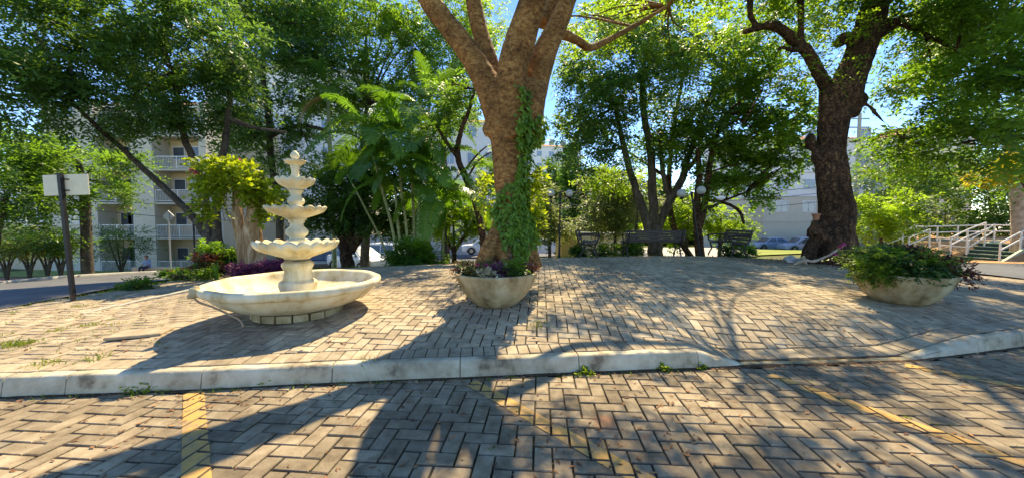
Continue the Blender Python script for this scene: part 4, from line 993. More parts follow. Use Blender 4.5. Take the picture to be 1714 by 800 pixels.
mb.build('drain_pipe', M['twig'], ft, True, 60)

# ------------------------------------------------------------------ planters and their plants
def planter(x, y, R_, Hh, rb, label):
    z = pz(x, y); t = thing('planter_bowl', (x, y, z), label, 'planter', 'round concrete planter bowls'); mb = MB()
    mb.lathe([(rb*.8,-.03),(rb,.0),(rb*1.08,.01),(rb+(R_-rb)*.42,Hh*.24),(rb+(R_-rb)*.75,Hh*.55),(R_*.975,Hh*.84),(R_*.99,Hh*.9),(R_,Hh*.92),(R_,Hh*.985),(R_*.985,Hh),(R_*.94,Hh),(R_*.925,Hh*.98),(R_*.90,Hh*.8)], 64,
       wave=lambda i, q, rr, zz: (rr * (1 + .005 * math.sin(3 * q + i * .3)), zz))
    mb.build('bowl', M['bowl'], t, True, 45)
    mb = MB(); mb.lathe([(R_*.92, Hh*.84), (R_*.5, Hh*.88), (.001, Hh*.9)], 32); mb.build('soil', M['soil'], t, True)
    return z
def clump(name, label, cat, c, rad, n, mat, seed, leaf=(.07,.035), k=6, spray=.14, flowers=None, group=None, tb=.5, stems=8, upright=0, droop=.25):
    """low plant: stems, foliage and optional flowers"""
    t = thing(name, c, label, cat, group); r = np.random.default_rng(seed); rr = random.Random(seed); mb = MB()
    for _ in range(stems):
        a = rr.uniform(0, 6.28); q_ = rr.uniform(.2, .8); e = Vector((math.cos(a) * rad[0] * q_, math.sin(a) * rad[1] * q_, rad[2] * rr.uniform(.9, 1.6)))
        mb.tube([(0,0,0), e * .5 + Vector((0,0,.02)), e], [.006, .005, .003], 5)
    mb.build('stems', M['bark_grey'], t)
    crown_mesh('foliage', [((0, 0, rad[2]), rad)], n, r, leaf, k, spray, 18, .25, mat, t, tb, droop)
    if flowers:
        fm, fn, fs, where = flowers
        for j in range(fn):
            u = where[j % len(where)]; p0 = Vector((u[0] + rr.uniform(-.015,.015), u[1] + rr.uniform(-.015,.015), u[2] + rr.uniform(-.01,.01)))
            K_ = 12; dd = nrm(r.normal(0, 1, (K_, 3)) + np.array([0, -.3, .4])); pp = np.repeat(np.array([p0]), K_, 0)
            s_ = nrm(np.cross(dd, r.normal(0, 1, (K_, 3)))); V, Fq = leaf_quads(pp, dd, s_, fs * r.uniform(.7, 1.2, K_), fs * .6)
            link('flower', npmesh('flower', V, Fq, np.repeat(r.uniform(0, 1, K_), 4)), M[fm], t)
    return t
PX_, PY_ = -.215, 4.78
zp = planter(PX_, PY_, .545, .425, .27, 'round cream concrete planter bowl at the foot of the ivy covered tree')
zt_ = zp + .36
def pc(px, py, Y, z): p_ = P(px, py, Y); return Vector((p_.x, Y, z))
clump('flowering_plant', 'dark trailing foliage with pink blooms at the left of the central planter', 'plant', pc(795,0,4.7,zt_), (.16,.18,.10), 130, M['leaf_olive'], 201, (.05,.022), 7, .12, ('pink', 3, .035, [(.10,-.10,.19),(.13,-.11,.17),(.02,-.05,.17)]), tb=.25)
clump('variegated_plant', 'cream and pink variegated plant at the front of the central planter', 'plant', pc(815,0,4.42,zt_+.005), (.085,.06,.065), 55, M['cream_leaf'], 202, (.055,.035), 5, .07)
clump('purple_plant', 'dark purple leaved plant in the middle of the central planter', 'plant', pc(830,0,4.5,zt_), (.09,.10,.08), 80, M['purple'], 203, (.05,.025), 6, .10, tb=.3)
clump('leafy_plant', 'olive green leafy plant with pale pink buds at the right of the central planter', 'plant', pc(855,0,4.62,zt_), (.15,.16,.10), 140, M['leaf_mid'], 204, (.05,.03), 6, .10, ('cream_leaf', 2, .03, [(-.07,-.06,.19),(.02,.0,.2)]), tb=.25)
clump('maroon_plant', 'maroon leaved plant behind the right rim of the central planter', 'plant', pc(882,0,4.75,zt_), (.08,.12,.07), 55, M['maroon'], 205, (.05,.028), 6, .09)
clump('orange_flower', 'orange red bloom leaning over the right rim of the central planter', 'flower', pc(893,0,4.9,zt_+.04), (.05,.05,.05), 22, M['terracotta'], 206, (.045,.03), 5, .05, stems=3)
clump('trailing_plant', 'dark twiggy plant along the left rear rim of the central planter', 'plant', pc(775,0,4.85,zt_), (.12,.14,.07), 90, M['maroon'], 207, (.045,.018), 7, .10, tb=.15)
QX, QY = 5.48, 5.02
zp = planter(QX, QY, .53, .40, .28, 'round concrete planter bowl overflowing with dark shrubs on the right'); zt_ = zp + .34
clump('shrub', 'dense dark bushy shrub filling the right planter bowl', 'shrub', Vector((QX, QY, zt_)), (.50,.42,.20), 1500, M['leaf_dark'], 211, (.05,.028), 7, .13, tb=.25, stems=16)
clump('shrub', 'bright green feathery shrub spilling over the left side of the right planter', 'shrub', Vector((QX-.50, QY-.05, zt_-.02)), (.17,.22,.13), 330, M['leaf_mid'], 212, (.045,.016), 9, .13, tb=.5)
clump('shrub', 'maroon tinged shrub at the right end of the right planter bowl', 'shrub', Vector((QX+.40, QY-.12, zt_+.02)), (.24,.22,.12), 260, M['maroon'], 213, (.06,.03), 6, .13, tb=.3, droop=.6)
clump('shrub', 'purple brown shrub standing up from the middle of the right planter', 'shrub', Vector((QX+.08, QY+.1, zt_+.13)), (.28,.25,.11), 380, M['maroon'], 214, (.05,.026), 6, .13, tb=.1)
clump('shrub', 'light olive sprays at the back of the right planter bowl', 'shrub', Vector((QX-.2, QY+.15, zt_+.16)), (.26,.2,.10), 260, M['leaf_olive'], 215, (.05,.022), 7, .14, tb=.6)

# ------------------------------------------------------------------ stump with vine and the flower bed
Y = 8.6; g = on(P(425, 455, Y).x, Y, -.05); b0 = Vector(g)
t = thing('tree_stump', g, 'pale peeling tree stump standing behind the fountain under a green vine', 'stump')
mb = MB(); sc = Y / F / 1.12
for pts, rp in (([(408,462),(410,440),(404,410),(398,370),(396,330),(398,300)],[13,10,9,8,8,7]), ([(432,462),(428,435),(424,400),(424,360),(424,325),(420,300)],[20,17,14,12,11,9]), ([(444,462),(438,435),(430,405)],[13,10,8]), ([(396,465),(404,448),(412,430)],[8,7,7]), ([(424,345),(438,320),(442,300)],[8,7,5])):
    limbs(mb, rel(pl(pts, Y)), [x * sc for x in rp], 12)
meld(mb, .04, 'trunk', M['bark_stump'], t, amp=.05, freq=4, amp2=.02, freq2=13, stretch=.45)
t = thing('flowering_vine', g, 'lime green creeping vine draped like a hood over the tree stump', 'vine')
vb = [bl(376,278,8.5,24,1.3,.6), bl(348,298,8.4,17,.9,1.1), bl(402,290,8.4,22,1.1,.7), bl(430,312,8.5,17,1.2,.7), bl(336,330,8.3,9,.8,2.2), bl(362,318,8.3,11,.9,1.2), bl(456,326,8.7,13,1.3,.6), bl(444,350,8.4,8,.8,1.9), bl(464,348,8.6,6,.8,1.5), bl(346,366,8.4,6,.7,1.9), bl(414,322,8.3,9,1.2,.9), bl(372,345,8.3,5,.8,1.8)]
crown_mesh('foliage', [(Vector(c) - b0, s_) for c, s_ in vb], 760, np.random.default_rng(71), (.11,.085), 6, .20, 22, .3, M['vine'], t, .5, .5)
mb = MB(); rr = random.Random(3)
for k in range(14):
    a = P(rr.uniform(350,455), rr.uniform(290,320), 8.5) - b0; c_ = a + Vector((rr.uniform(-.15,.15), rr.uniform(-.1,.1), -rr.uniform(.5,1.1)))
    limbs(mb, [a, a.lerp(c_, .5) + Vector((rr.uniform(-.08,.08),0,0)), c_], [.008,.007,.005], 5)
mb.build('stems', M['bark_grey'], t)
r = np.random.default_rng(8)
for (px, py) in ((322,285),(328,290),(402,268)):
    K_ = 16; c_ = np.array(P(px, py, 8.3) - b0); dd = nrm(r.normal(0, 1, (K_, 3))); V, Fq = leaf_quads(np.repeat(c_[None], K_, 0), dd, nrm(np.cross(dd, r.normal(0, 1, (K_, 3)))), r.uniform(.05, .09, K_), .05)
    link('flower', npmesh('flower', V, Fq, np.repeat(r.uniform(.3, 1, K_), 4)), M['pink'], t)

def blade_plant(label, c, n, L, seed, mat='ivy', wid=.05, spread=.35, name='sword_plant', cat='plant', group=None):
    t = thing(name, c, label, cat, group); r = random.Random(seed); b = []
    for k in range(n):
        a = r.uniform(0, 6.28); h = L * r.uniform(.6, 1.05); e = Vector((math.cos(a), math.sin(a), 0)); sd = Vector((-e.y, e.x, 0)); lean = r.uniform(.1, 1) * spread; mb = MB()
        vs = []; m = 5
        for i in range(m + 1):
            q_ = i / m; p_ = e * (.02 + lean * h * q_ ** 1.7) + Vector((0, 0, h * q_ * (1 - .15 * lean * q_))); w2 = wid / 2 * math.sin(math.pi * min(.98, .25 + q_ * .75)) ; vs += [p_ - sd * w2, p_ + sd * w2 , p_ + sd * 0 - e * .004 - Vector((0,0,0))]
        fs = []
        for i in range(m): o_ = i * 3; fs += [[o_, o_+2, o_+5, o_+3], [o_+2, o_+1, o_+4, o_+5]]
        mb.add(vs, fs, r.uniform(.2, .9)); mb.build('blade', M[mat], t)
    return t
def gp(px, py, dz=0): g = G(px, py); g.z += dz; return g
blade_plant('clump of pale green sword leaves in the bed left of the stump', gp(362,468), 11, .42, 301, spread=.4, wid=.045)
blade_plant('upright sword leaves right beside the pale stump', on(P(388,460,8.4).x, 8.4), 7, .62, 302, spread=.15, wid=.05)
blade_plant('small green bladed plant among the purple leaves before the stump', on(P(432,455,8).x, 8.0), 9, .32, 303, spread=.5, wid=.03)
blade_plant('bright green arching grass like clump beside the fountain stem', on(P(452,450,8.6).x, 8.6), 12, .42, 304, spread=.6, wid=.03)
clump('purple_plant', 'low dark purple plants carpeting the bed in front of the stump', 'plant', on(P(418,460,7.9).x, 7.9), (.38,.25,.14), 330, M['purple'], 305, (.07,.03), 7, .15, tb=.25)
clump('purple_plant', 'bright magenta purple plant between the stump and the fountain stem', 'plant', on(P(452,455,8).x, 8.0), (.26,.22,.14), 230, M['purple'], 306, (.09,.03), 7, .16, ('pink',3,.05,[(0,-.1,.2),(.12,-.12,.12),(-.1,-.1,.16)]), tb=.85)
clump('croton_shrub', 'tall croton shrub with green and reddish leaves left of the stump', 'shrub', on(P(362,455,9).x, 9.0), (.34,.3,.42), 420, M['leaf_mid'], 307, (.12,.05), 6, .18, ('red_petal',2,.07,[(.2,-.2,.5),(-.25,-.2,.2)]), tb=.45)
clump('croton_shrub', 'reddish brown leaved low shrub beside the tall croton', 'shrub', on(P(342,462,8.6).x, 8.6), (.36,.3,.26), 380, M['maroon'], 308, (.10,.04), 6, .17, tb=.5)
clump('shrub', 'dark green low shrub mass between the croton and the stump', 'shrub', on(P(384,458,9.2).x, 9.2), (.45,.3,.30), 380, M['leaf_dark'], 309, (.10,.04), 6, .17, ('red_petal',3,.08,[(-.05,-.3,.55),(.08,-.3,.5),(.0,-.3,.46)]), tb=.3)
clump('shrub', 'lime tipped rounded shrub at the left end of the flower bed', 'shrub', gp(305,470), (.30,.25,.13), 300, M['leaf_mid'], 310, (.07,.04), 6, .13, tb=.75)
clump('shrub', 'dark low shrub between the lime shrub and the sword leaves', 'shrub', gp(332,470), (.28,.25,.13), 260, M['leaf_dark'], 311, (.07,.03), 6, .13, tb=.3)
clump('weed', 'dark scrubby weed at the road edge right of the sign post', 'weed', gp(238,488), (.20,.16,.12), 150, M['leaf_dark'], 312, (.06,.03), 6, .12, tb=.35)
clump('weed', 'smaller dark weed on the road edge nearer the sign post', 'weed', gp(213,490), (.15,.13,.09), 100, M['leaf_dark'], 313, (.06,.03), 6, .11, tb=.35)
clump('fern_bush', 'bright green feathery bush at the foot of the palm clump', 'bush', mk(688,443,10.2), (.50,.38,.28), 620, M['palm'], 314, (.14,.035), 9, .28, tb=.5)
clump('shrub', 'small leafy green shrub just right of the palm clump foot', 'shrub', mk(730,440,10.2), (.25,.25,.14), 150, M['leaf_mid'], 315, (.08,.04), 6, .14)
for i, (px, Y, w_) in enumerate(((1000,12.2,.30),(1030,12.6,.34),(1060,12.4,.30),(1052,12.9,.28),(1232,11.4,.30),(968,11.6,.13),(1250,12.4,.2))):
    clump('shrub', ['dark bush behind the left bench', 'dark bush between the left bench and the long bench', 'dark bush seen under the long bench', 'small bush under the long bench near the trunk', 'dark bushy plant beside the right bench', 'small shrub left of the left bench by the yellow wall', 'low dark plant right of the right bench'][i], 'bush', on(P(px,430,Y).x, Y, -.05), (w_,w_,.24), 230, M['leaf_dark'], 320 + i, (.09,.045), 6, .17, group=None, tb=.35)
for i, (px, py, s_) in enumerate(((235,649,.05),(268,648,.045),(453,639,.03),(975,623,.035),(1168,612,.03),(1105,616,.028))):
    g_ = G0(px, py); clump('weed', ['bright green weed growing against the kerb, larger of the left pair', 'bright green weed against the kerb, right one of the left pair', 'tiny green weed at the kerb foot below the fountain', 'small weed at a kerb joint near the middle bay line', 'little weed on the kerb end where it slopes down', 'tiny weed at the kerb foot just before it slopes down'][i], 'weed', g_ + Vector((0,-.03,0)), (s_*1.7,s_,s_*.5), 45, M['vine'], 340 + i, (.03,.018), 5, .05, stems=4, tb=.3)

# ------------------------------------------------------------------ things at the right tree's foot
b0 = None
g = P(1366, 362, 8.75)
t = thing('clay_pot', g, 'small terracotta pot wedged in the hollow of the massive dark trunk', 'pot'); mb = MB()
mb.lathe([(.055,-.10),(.075,.02),(.088,.03),(.088,.06),(.075,.06),(.06,0)], 20); mb.build('pot', M['terracotta'], t, True, 40)
mb = MB(); mb.tube([(0,0,-.45),(0,.05,-.3),(0,.02,-.1)], [.10,.11,.07], 10); meld(mb, .03, 'bark_ledge', M['bark_dark'], t, amp=.03, freq=8)
g = on(P(1335,452,8.7).x, 8.7)
t = thing('dry_branch', g, 'curved pale dead branch with pink flowers at the foot of the dark trunk', 'branch'); b0 = Vector(g)
mb = MB(); Yd = 8.5
for pts, rr_ in (([(1322,446),(1345,436),(1362,437),(1385,428),(1402,418),(1412,410)],[.03,.035,.035,.03,.028,.02]), ([(1322,446),(1350,452),(1375,448),(1392,444)],[.03,.03,.025,.012]), ([(1345,436),(1352,446),(1356,452)],[.025,.025,.02])):
    limbs(mb, [P(a, b, Yd) - b0 for a, b in pts], rr_, 8, wob=.004)
meld(mb, .014, 'wood', M['twig'], t, amp=.01, freq=20)
r = np.random.default_rng(3)
for px, py in ((1412,409),(1406,413),(1397,426),(1400,429)):
    K_ = 14; c_ = np.array(P(px, py, Yd - .05) - b0); dd = nrm(r.normal(0, 1, (K_, 3))); V, Fq = leaf_quads(np.repeat(c_[None], K_, 0), dd, nrm(np.cross(dd, r.normal(0, 1, (K_, 3)))), r.uniform(.04, .07, K_), .045)
    link('flower', npmesh('flower', V, Fq, np.repeat(r.uniform(.2, 1, K_), 4)), M['pink'], t)
def rock(label, px, py, Y, s_, mat, seed, sc3=(1,1,.8)):
    g = on(P(px, py, Y).x, Y, s_ * sc3[2] * .6); mb = MB(); mb.ball((0,0,0), s_, 14, 10, sc3); r = random.Random(seed)
    o = meld(mb, s_ / 7, 'rock', mat, None, amp=s_ * .35, freq=1.6 / s_); o.location = g; o.rotation_euler = (0, 0, seed); tag(o, label, 'rock')
rock('mottled white painted rock left of the massive dark trunk', 1323, 438, 9.0, .14, M['stone_w'], 1, (1.1,.9,.8))
rock('smaller white rock touching the mottled white rock', 1335, 436, 9.1, .10, M['stone_w'], 2, (1.2,1,.7))
rock('upright ochre stone leaning at the foot of the massive dark trunk', 1345, 430, 8.8, .085, M['stone_o'], 3, (.8,.8,1.4))

# loose concrete cover slab on the left paving
gs = [G0(195,573,pz(-5.2,3.95)), G0(285,560,.1), G0(268,546,.1), G0(222,553,.1)]
c_ = Vector((-4.05, 4.15, 0)); c_ = G(237, 560)
mb = MB(); mb.box((0,0,.02), (.46,.30,.03), .35, bev=.006); o = mb.build('cover_slab', M['paver_plaza']); o.location = (c_.x, c_.y, pz(c_.x, c_.y)); tag(o, 'flat square concrete cover slab lying on the paving left of the fountain', 'slab')
# low edging between the left paving and the grass
edg = thing('low_edging', (0,0,0), None, None); edg['kind'] = 'structure'
ep = [G(142,528), G(200,514), G(262,500), G(320,488), G(385,474)]
for i in range(len(ep) - 1):
    kerb_stone(edg, ep[i], ep[i+1], .035, .05, .07, M['concrete'], .006, -.05, 'edging_stone')

# ------------------------------------------------------------------ benches
def bench(label, x, y, rz, L=1.75, facing=1):
    t = thing('park_bench', on(x, y), label, 'bench', 'slatted park benches on the plaza', rz)
    for k in range(5):   # seat slats
        MB().box((0, .02 + k * .088, .44 + .012 * abs(k - 2)), (L, .066, .028), bev=.004).build('seat_slat', M['wood'], t)
    for k in range(4):   # back slats
        z = .53 + k * .080; yy = .43 + (z - .45) * .28
        MB().box((0, yy, z), (L, .026, .066), M=Matrix.Rotation(-.27, 4, 'X'), bev=.004).build('back_slat', M['wood'], t)
    for sx in (-1, 1):
        mb = MB(); X = sx * (L / 2 - .10)
        pth = lambda pts, r_: limbs(mb, [Vector((X, a, b)) for a, b in pts], [r_] * len(pts), 7)
        pth([(-.06,0),(-.01,.12),(.05,.24),(.0,.38),(.0,.42)], .022); pth([(.46,0),(.40,.12),(.34,.26),(.40,.40),(.46,.46),(.53,.70),(.55,.80)], .022)
        pth([(0,.42),(.2,.40),(.42,.42)], .02); pth([(.05,.24),(.2,.28),(.34,.26)], .014)
        pth([(-.03,.44),(-.07,.56),(-.03,.64),(.12,.66),(.3,.66),(.5,.64)], .02); pth([(-.07,.58),(-.10,.62),(-.05,.67)], .018)
        mb.build('iron_end', M['iron'], t, True, 60)
    return t
bench('long slatted park bench seen from behind, in front of the broad dark tree', P(1085,428,11.1).x, 11.05, R(180), 1.78)
bench('slatted park bench standing sideways left of the long bench, near the yellow wall', P(1000,430,10.3).x, 10.5, R(76), 1.5)
bench('slatted park bench turned at an angle beside the slim tree on the right', P(1212,430,10.6).x, 10.8, R(-92), 1.4)

# ------------------------------------------------------------------ lamps, signs, posts
def globe_lamp(label, px, Y, ytop, lean=0.0, rg=.125, arm=.30, group='double globe lamp posts'):
    b = on(P(px, 430, Y).x, Y); top = P(px, ytop, Y).z - b.z
    t = thing('lamp_post', b, label, 'lamp', group); t.rotation_euler = (0, lean, 0)
    MB().lathe([(.06,0),(.06,.05),(.04,.08),(.035,.35),(.028,.4),(.025,top-.15),(.04,top-.12),(.045,top),(.03,top+.05)], 14).build('pole', M['black'], t, True, 50)
    for sx in (-1, 1):
        mb = MB(); limbs(mb, [Vector((0,0,top-.25)), Vector((sx*arm*.5,0,top-.36)), Vector((sx*arm,0,top-.24)), Vector((sx*arm,0,top-.12))], [.014]*4, 7); mb.build('arm', M['black'], t, True, 60)
        mb = MB(); mb.lathe([(.03,-.06),(.06,-.02),(.07,.02)], 14, c=(sx*arm,0,top-.10)); mb.build('cup', M['black'], t, True, 60)
        mb = MB(); mb.ball((sx*arm,0,top+rg-.10), rg, 20, 14); mb.build('globe', M['globe'], t, True, 180)
globe_lamp('black lamp post with two white globes among the sage shrubs', 936, 11.8, 325, .01)
globe_lamp('leaning black lamp post with two white globes right of the long bench', 1172, 11.6, 322, -.16, .14, .32)
for px, y0, Y, rr_, lb in ((747,380,13,.03,'thin straight black post in front of the long grey wall'), (326,335,11.5,.025,'thin black post before the left apartment block beside the leaning limb')):
    b = on(P(px, 430, Y).x, Y); mb = MB(); mb.tube([(0,0,-.1),(0,0,P(px,y0,Y).z-b.z)], rr_, 10); mb.lathe([(rr_*1.6,P(px,y0,Y).z-b.z-.02),(rr_*1.6,P(px,y0,Y).z-b.z+.02)], 10); o = mb.build('metal_post', M['black'], None, True, 40); o.location = b; tag(o, lb, 'post')
# road sign seen from behind
b = G(123, 512); yb = b.y
t = thing('road_sign', b, 'blank cream sign board on a tall black post at the left road edge', 'sign')
top = P(100, 290, yb) - b; mb = MB(); mb.box((0,0,0), (1,1,1)); 
mb = MB(); mb.tube([(0,0,-.1), (0,0,.22)], .032, 12); mb.build('post_sleeve', M['rust'], t, True, 40)
mb = MB(); n4 = 4
def bar(mb, a, b_, w_, d_):
    a = Vector(a); b_ = Vector(b_); ax = (b_ - a).normalized(); s_ = Vector((1,0,0)); s_ = (s_ - ax * ax.dot(s_)).normalized(); u = ax.cross(s_)
    vs = [p_ + s_ * (i * w_/2) + u * (j * d_/2) for p_ in (a, b_) for i, j in ((-1,-1),(1,-1),(1,1),(-1,1))]
    mb.add(vs, [[3,2,1,0],[4,5,6,7],[0,1,5,4],[1,2,6,5],[2,3,7,6],[3,0,4,7]])
bar(mb, (0,0,.18), top, .052, .05); mb.build('post', M['black'], t)
c_ = (P(105.5, 309.5, yb) - b); mb = MB(); wv_ = (P(144,310,yb).x - P(68,310,yb).x); hv = (P(105,292,yb).z - P(105,327,yb).z)
mb.box(c_ + Vector((0,.042,0)), (wv_, .012, hv), M=Matrix.Rotation(-.03, 4, 'Y'), bev=.003); mb.build('board', M['sign'], t)
mb = MB()
for dz in (-.09, .09): mb.box(c_ + Vector((0,.028,dz)), (.12,.016,.02))
mb.build('bracket', M['black'], t)
Y = 20; b = on(P(286, 452, Y).x, Y)
t = thing('road_sign', b, 'diamond shaped sign seen from behind on a pale pole before the apartment block', 'sign')
z1 = P(286, 362, Y).z - b.z; MB().tube([(0,0,-.1),(0,0,z1+.2)], .035, 10).build('pole', M['concrete'], t)
MB().box((-.05,.05,z1), (.46,.02,.46), M=Matrix.Rotation(R(45), 4, 'Y')).build('plate', M['grey_metal'], t)

# ------------------------------------------------------------------ seated person by the left building
Y = 24.5; g = on(P(248, 450, Y).x, Y, .0)
t = thing('person', g, 'person in a blue shirt sitting on the low wall by the left apartment block', 'person'); sk_ = MB()
hip = Vector((0,0,.48))
for a in (-1, 1):
    sk_.tube([hip + Vector((a*.09,0,0)), Vector((a*.12,-.42,.50)), Vector((a*.13,-.46,.28)), Vector((a*.13,-.44,.06)), Vector((a*.13,-.60,.03))], [.085,.065,.05,.04,.035], 10)
sk_.tube([hip, hip+Vector((0,.0,.25)), hip+Vector((0,-.04,.48)), hip+Vector((0,-.06,.58))], [.15,.14,.16,.06], 12); sk_.ball(hip+Vector((0,-.10,.70)), .105, 12, 10, (.85,1,1.15))
for a in (-1, 1): sk_.tube([hip+Vector((a*.17,-.04,.46)), hip+Vector((a*.24,-.08,.22)), hip+Vector((a*.16,-.30,.10)), hip+Vector((a*.10,-.36,.09))], [.05,.042,.034,.03], 10)
meld(sk_, .022, 'body', M['skin'], t)
mb = MB(); mb.tube([hip+Vector((0,0,-.05)), hip+Vector((0,.0,.25)), hip+Vector((0,-.04,.47)), hip+Vector((0,-.055,.53))], [.165,.16,.185,.09], 14)
for a in (-1, 1): mb.tube([hip+Vector((a*.13,-.04,.45)), hip+Vector((a*.22,-.07,.30)), hip+Vector((a*.235,-.08,.22))], [.07,.06,.058], 10)
meld(mb, .022, 'shirt', M['shirt'], t)
mb = MB()
for a in (-1, 1): mb.tube([hip + Vector((a*.08,.02,-.02)), Vector((a*.12,-.42,.50)), Vector((a*.13,-.465,.28)), Vector((a*.13,-.44,.10))], [.11,.08,.065,.055], 10)
meld(mb, .022, 'trousers', M['trousers'], t)
mb = MB(); mb.ball(hip+Vector((0,-.075,.735)), .112, 12, 10, (.88,.95,1.0)); mb.build('hair', M['hair'], t, True, 180)
mb = MB()
for a in (-1, 1): mb.ball((a*.13,-.55,.04), .06, 10, 8, (.7,1.7,.7))
mb.build('shoes', M['hair'], t, True, 180)
gw = on(P(262,450,Y).x, Y+.05); o = MB().box((0,0,.2), (3.0,.5,.5), bev=.02).build('low_wall', M['wall_peach']); o.location = gw; tag(o, 'low reddish wall the seated person rests on before the left block', 'wall')

# ------------------------------------------------------------------ cars
def car(label, loc, rz, paint, L=4.4, Wd=1.78, Hh=1.48, kind='sedan', group=None, name='parked_car'):
    t = thing(name, loc, label, 'car', group, rz); h2 = Wd / 2
    if kind == 'suv': top = [(-.49,.95),(-.44,1.0),(-.40,1.50),(-.30,1.60),(.02,1.62),(.14,1.52),(.27,1.05),(.46,.92),(.495,.72)]
    else: top = [(-.49,.92),(-.40,.98),(-.36,1.0),(-.22,1.40),(-.05,Hh),(.08,Hh-.04),(.25,1.0),(.45,.82),(.495,.62)]
    if kind == 'suv': Hh = 1.62
    # lower body
    st = np.linspace(-.5, .5, 27); mb = MB(); sec = []
    belt = lambda u: .92 - .10 * max(0, u * 2) ** 2 + (.03 if u < -.3 else 0)
    for u in st:
        e = max(0, (abs(u) - .40) / .10); wv_ = h2 * (1 - .16 * e ** 2); zb = .22 + .10 * e ** 2; zt__ = belt(u) - .10 * e ** 3
        arch = 0
        for wc in (-.30, .305):
            dx = abs(u - wc) * L
            if dx < .40: arch = max(arch, math.sqrt(.40**2 - dx**2) * .95)
        z_lo = max(zb, .28 + arch) if arch else zb
        sec.append([(u*L, -wv_*.62, zb), (u*L, -wv_*.96, z_lo), (u*L, -wv_, (z_lo + zt__) / 2 + .05), (u*L, -wv_*.95, zt__-.05), (u*L, -wv_*.86, zt__), (u*L, 0, zt__+.03), (u*L, wv_*.86, zt__), (u*L, wv_*.95, zt__-.05), (u*L, wv_, (z_lo + zt__) / 2 + .05), (u*L, wv_*.96, z_lo), (u*L, wv_*.62, zb)])
    n = 11; vs = [p_ for s_ in sec for p_ in s_]
    fs = [[i*n+k, (i+1)*n+k, (i+1)*n+(k+1)%n, i*n+(k+1)%n] for i in range(len(st)-1) for k in range(n)] + [list(range(n)), [(len(st)-1)*n+k for k in range(n)][::-1]]
    mb.add(vs, fs); mb.build('body', paint, t, True, 35)
    # cabin shell and glass
    if kind == 'suv': cab = [(-.47,.93,.96),(-.40,1.50,.80),(-.28,1.60,.76),(.00,1.61,.76),(.12,1.53,.78),(.27,.96,.90)]
    else: cab = [(-.40,.93,.92),(-.22,1.38,.74),(-.08,Hh,.72),(.06,Hh-.03,.73),(.10,Hh-.07,.74),(.28,.90,.90)]
    mb = MB(); vs = []; m = 6
    for u, z, w2 in cab:
        zz = z; bw = .90 * h2; vs += [(u*L, -bw, .86), (u*L, -w2*h2, zz-.04), (u*L, -w2*h2*.86, zz), (u*L, w2*h2*.86, zz), (u*L, w2*h2, zz-.04), (u*L, bw, .86)]
    fs = [[i*m+k, (i+1)*m+k, (i+1)*m+(k+1)%m, i*m+(k+1)%m] for i in range(len(cab)-1) for k in range(m)] + [list(range(m)), [(len(cab)-1)*m+k for k in range(m)][::-1]]
    mb.add(vs, fs); mb.build('cabin', paint, t, True, 30)
    c = cab
    for sy in (-1, 1):
        def q_(u, z, off=.012):
            us = [a[0] for a in c]; zs = [a[1] for a in c]; w_s = [a[2] for a in c]
            w2 = np.interp(u, us, w_s) * h2; zt2 = np.interp(u, us, zs) - .04; f = (z - .86) / max(zt2 - .86, .05); return (u*L, sy * (.90*h2 + (w2 - .90*h2) * f + off), z)
        u0, u1, u2, u3 = (c[0][0]+.05, c[1][0]+.02, c[3][0]+.04, c[5][0]-.045); zt2 = (c[2][1] - .13)
        mid = (u1 + u2) / 2
        for ua, ub, ta, tb_ in ((u0, mid-.008, u1, mid-.008), (mid+.008, u3, mid+.008, u2)):
            mb = MB(); mb.add([q_(ua,.93), q_(ub,.93), q_(tb_,zt2), q_(ta,zt2)] + [q_(ua,.93,-.02), q_(ub,.93,-.02), q_(tb_,zt2,-.02), q_(ta,zt2,-.02)], [[0,1,2,3],[7,6,5,4],[0,4,5,1],[1,5,6,2],[2,6,7,3],[3,7,4,0]]); mb.build('side_window', M['glass'], t)
    for (ua, za), (ub, zb2), nm in (((c[5][0]-.012, c[5][1]+.02), (c[4][0]+.012, c[4][1]-.05), 'windscreen'), ((c[0][0]+.02, c[0][1]+.06), (c[1][0]-.01, c[1][1]-.05), 'rear_window')):
        wa, wb = .80*h2, .66*h2; sg = 1 if nm == 'windscreen' else -1; o1 = .025 * sg
        mb = MB(); mb.add([(ua*L+o1,-wa,za+.02),(ua*L+o1,wa,za+.02),(ub*L+o1,wb,zb2+.02),(ub*L+o1,-wb,zb2+.02)] + [(ua*L-o1,-wa,za-.02),(ua*L-o1,wa,za-.02),(ub*L-o1,wb,zb2-.02),(ub*L-o1,-wb,zb2-.02)], [[0,1,2,3],[7,6,5,4],[0,4,5,1],[1,5,6,2],[2,6,7,3],[3,7,4,0]]); mb.build(nm, M['glass'], t)
    for wc in (-.30, .305):
        for sy in (-1, 1):
            def wheel(r1, r2, wd, yy):
                mb = MB(); v_ = []; pr = [(r1, -wd/2), (r2-.02, -wd/2), (r2, -wd/2+.03), (r2, wd/2-.03), (r2-.02, wd/2), (r1, wd/2)]; n = 20
                for (rr_, y_) in pr:
                    for k in range(n): a = 2*math.pi*k/n; v_.append((wc*L + rr_*math.cos(a), yy + y_, .32 + rr_*math.sin(a)))
                mb.add(v_, [[i*n+k, i*n+(k+1)%n, (i+1)*n+(k+1)%n, (i+1)*n+k] for i in range(len(pr)-1) for k in range(n)]); return mb
            wl = wheel(.19, .32, .20, sy*(h2-.11)).build('wheel', M['tyre'], t, True, 40)
            mb = wheel(.0, .195, .14, sy*(h2-.10))
            rim = mb.build('rim', M['rim'], wl, True, 40)
            mb = MB(); mb.tube([(wc*L, sy*(h2-.3), .32), (wc*L, sy*(h2-.21), .32)], .36, 20); mb.build('wheel_well', M['tyre'], t)
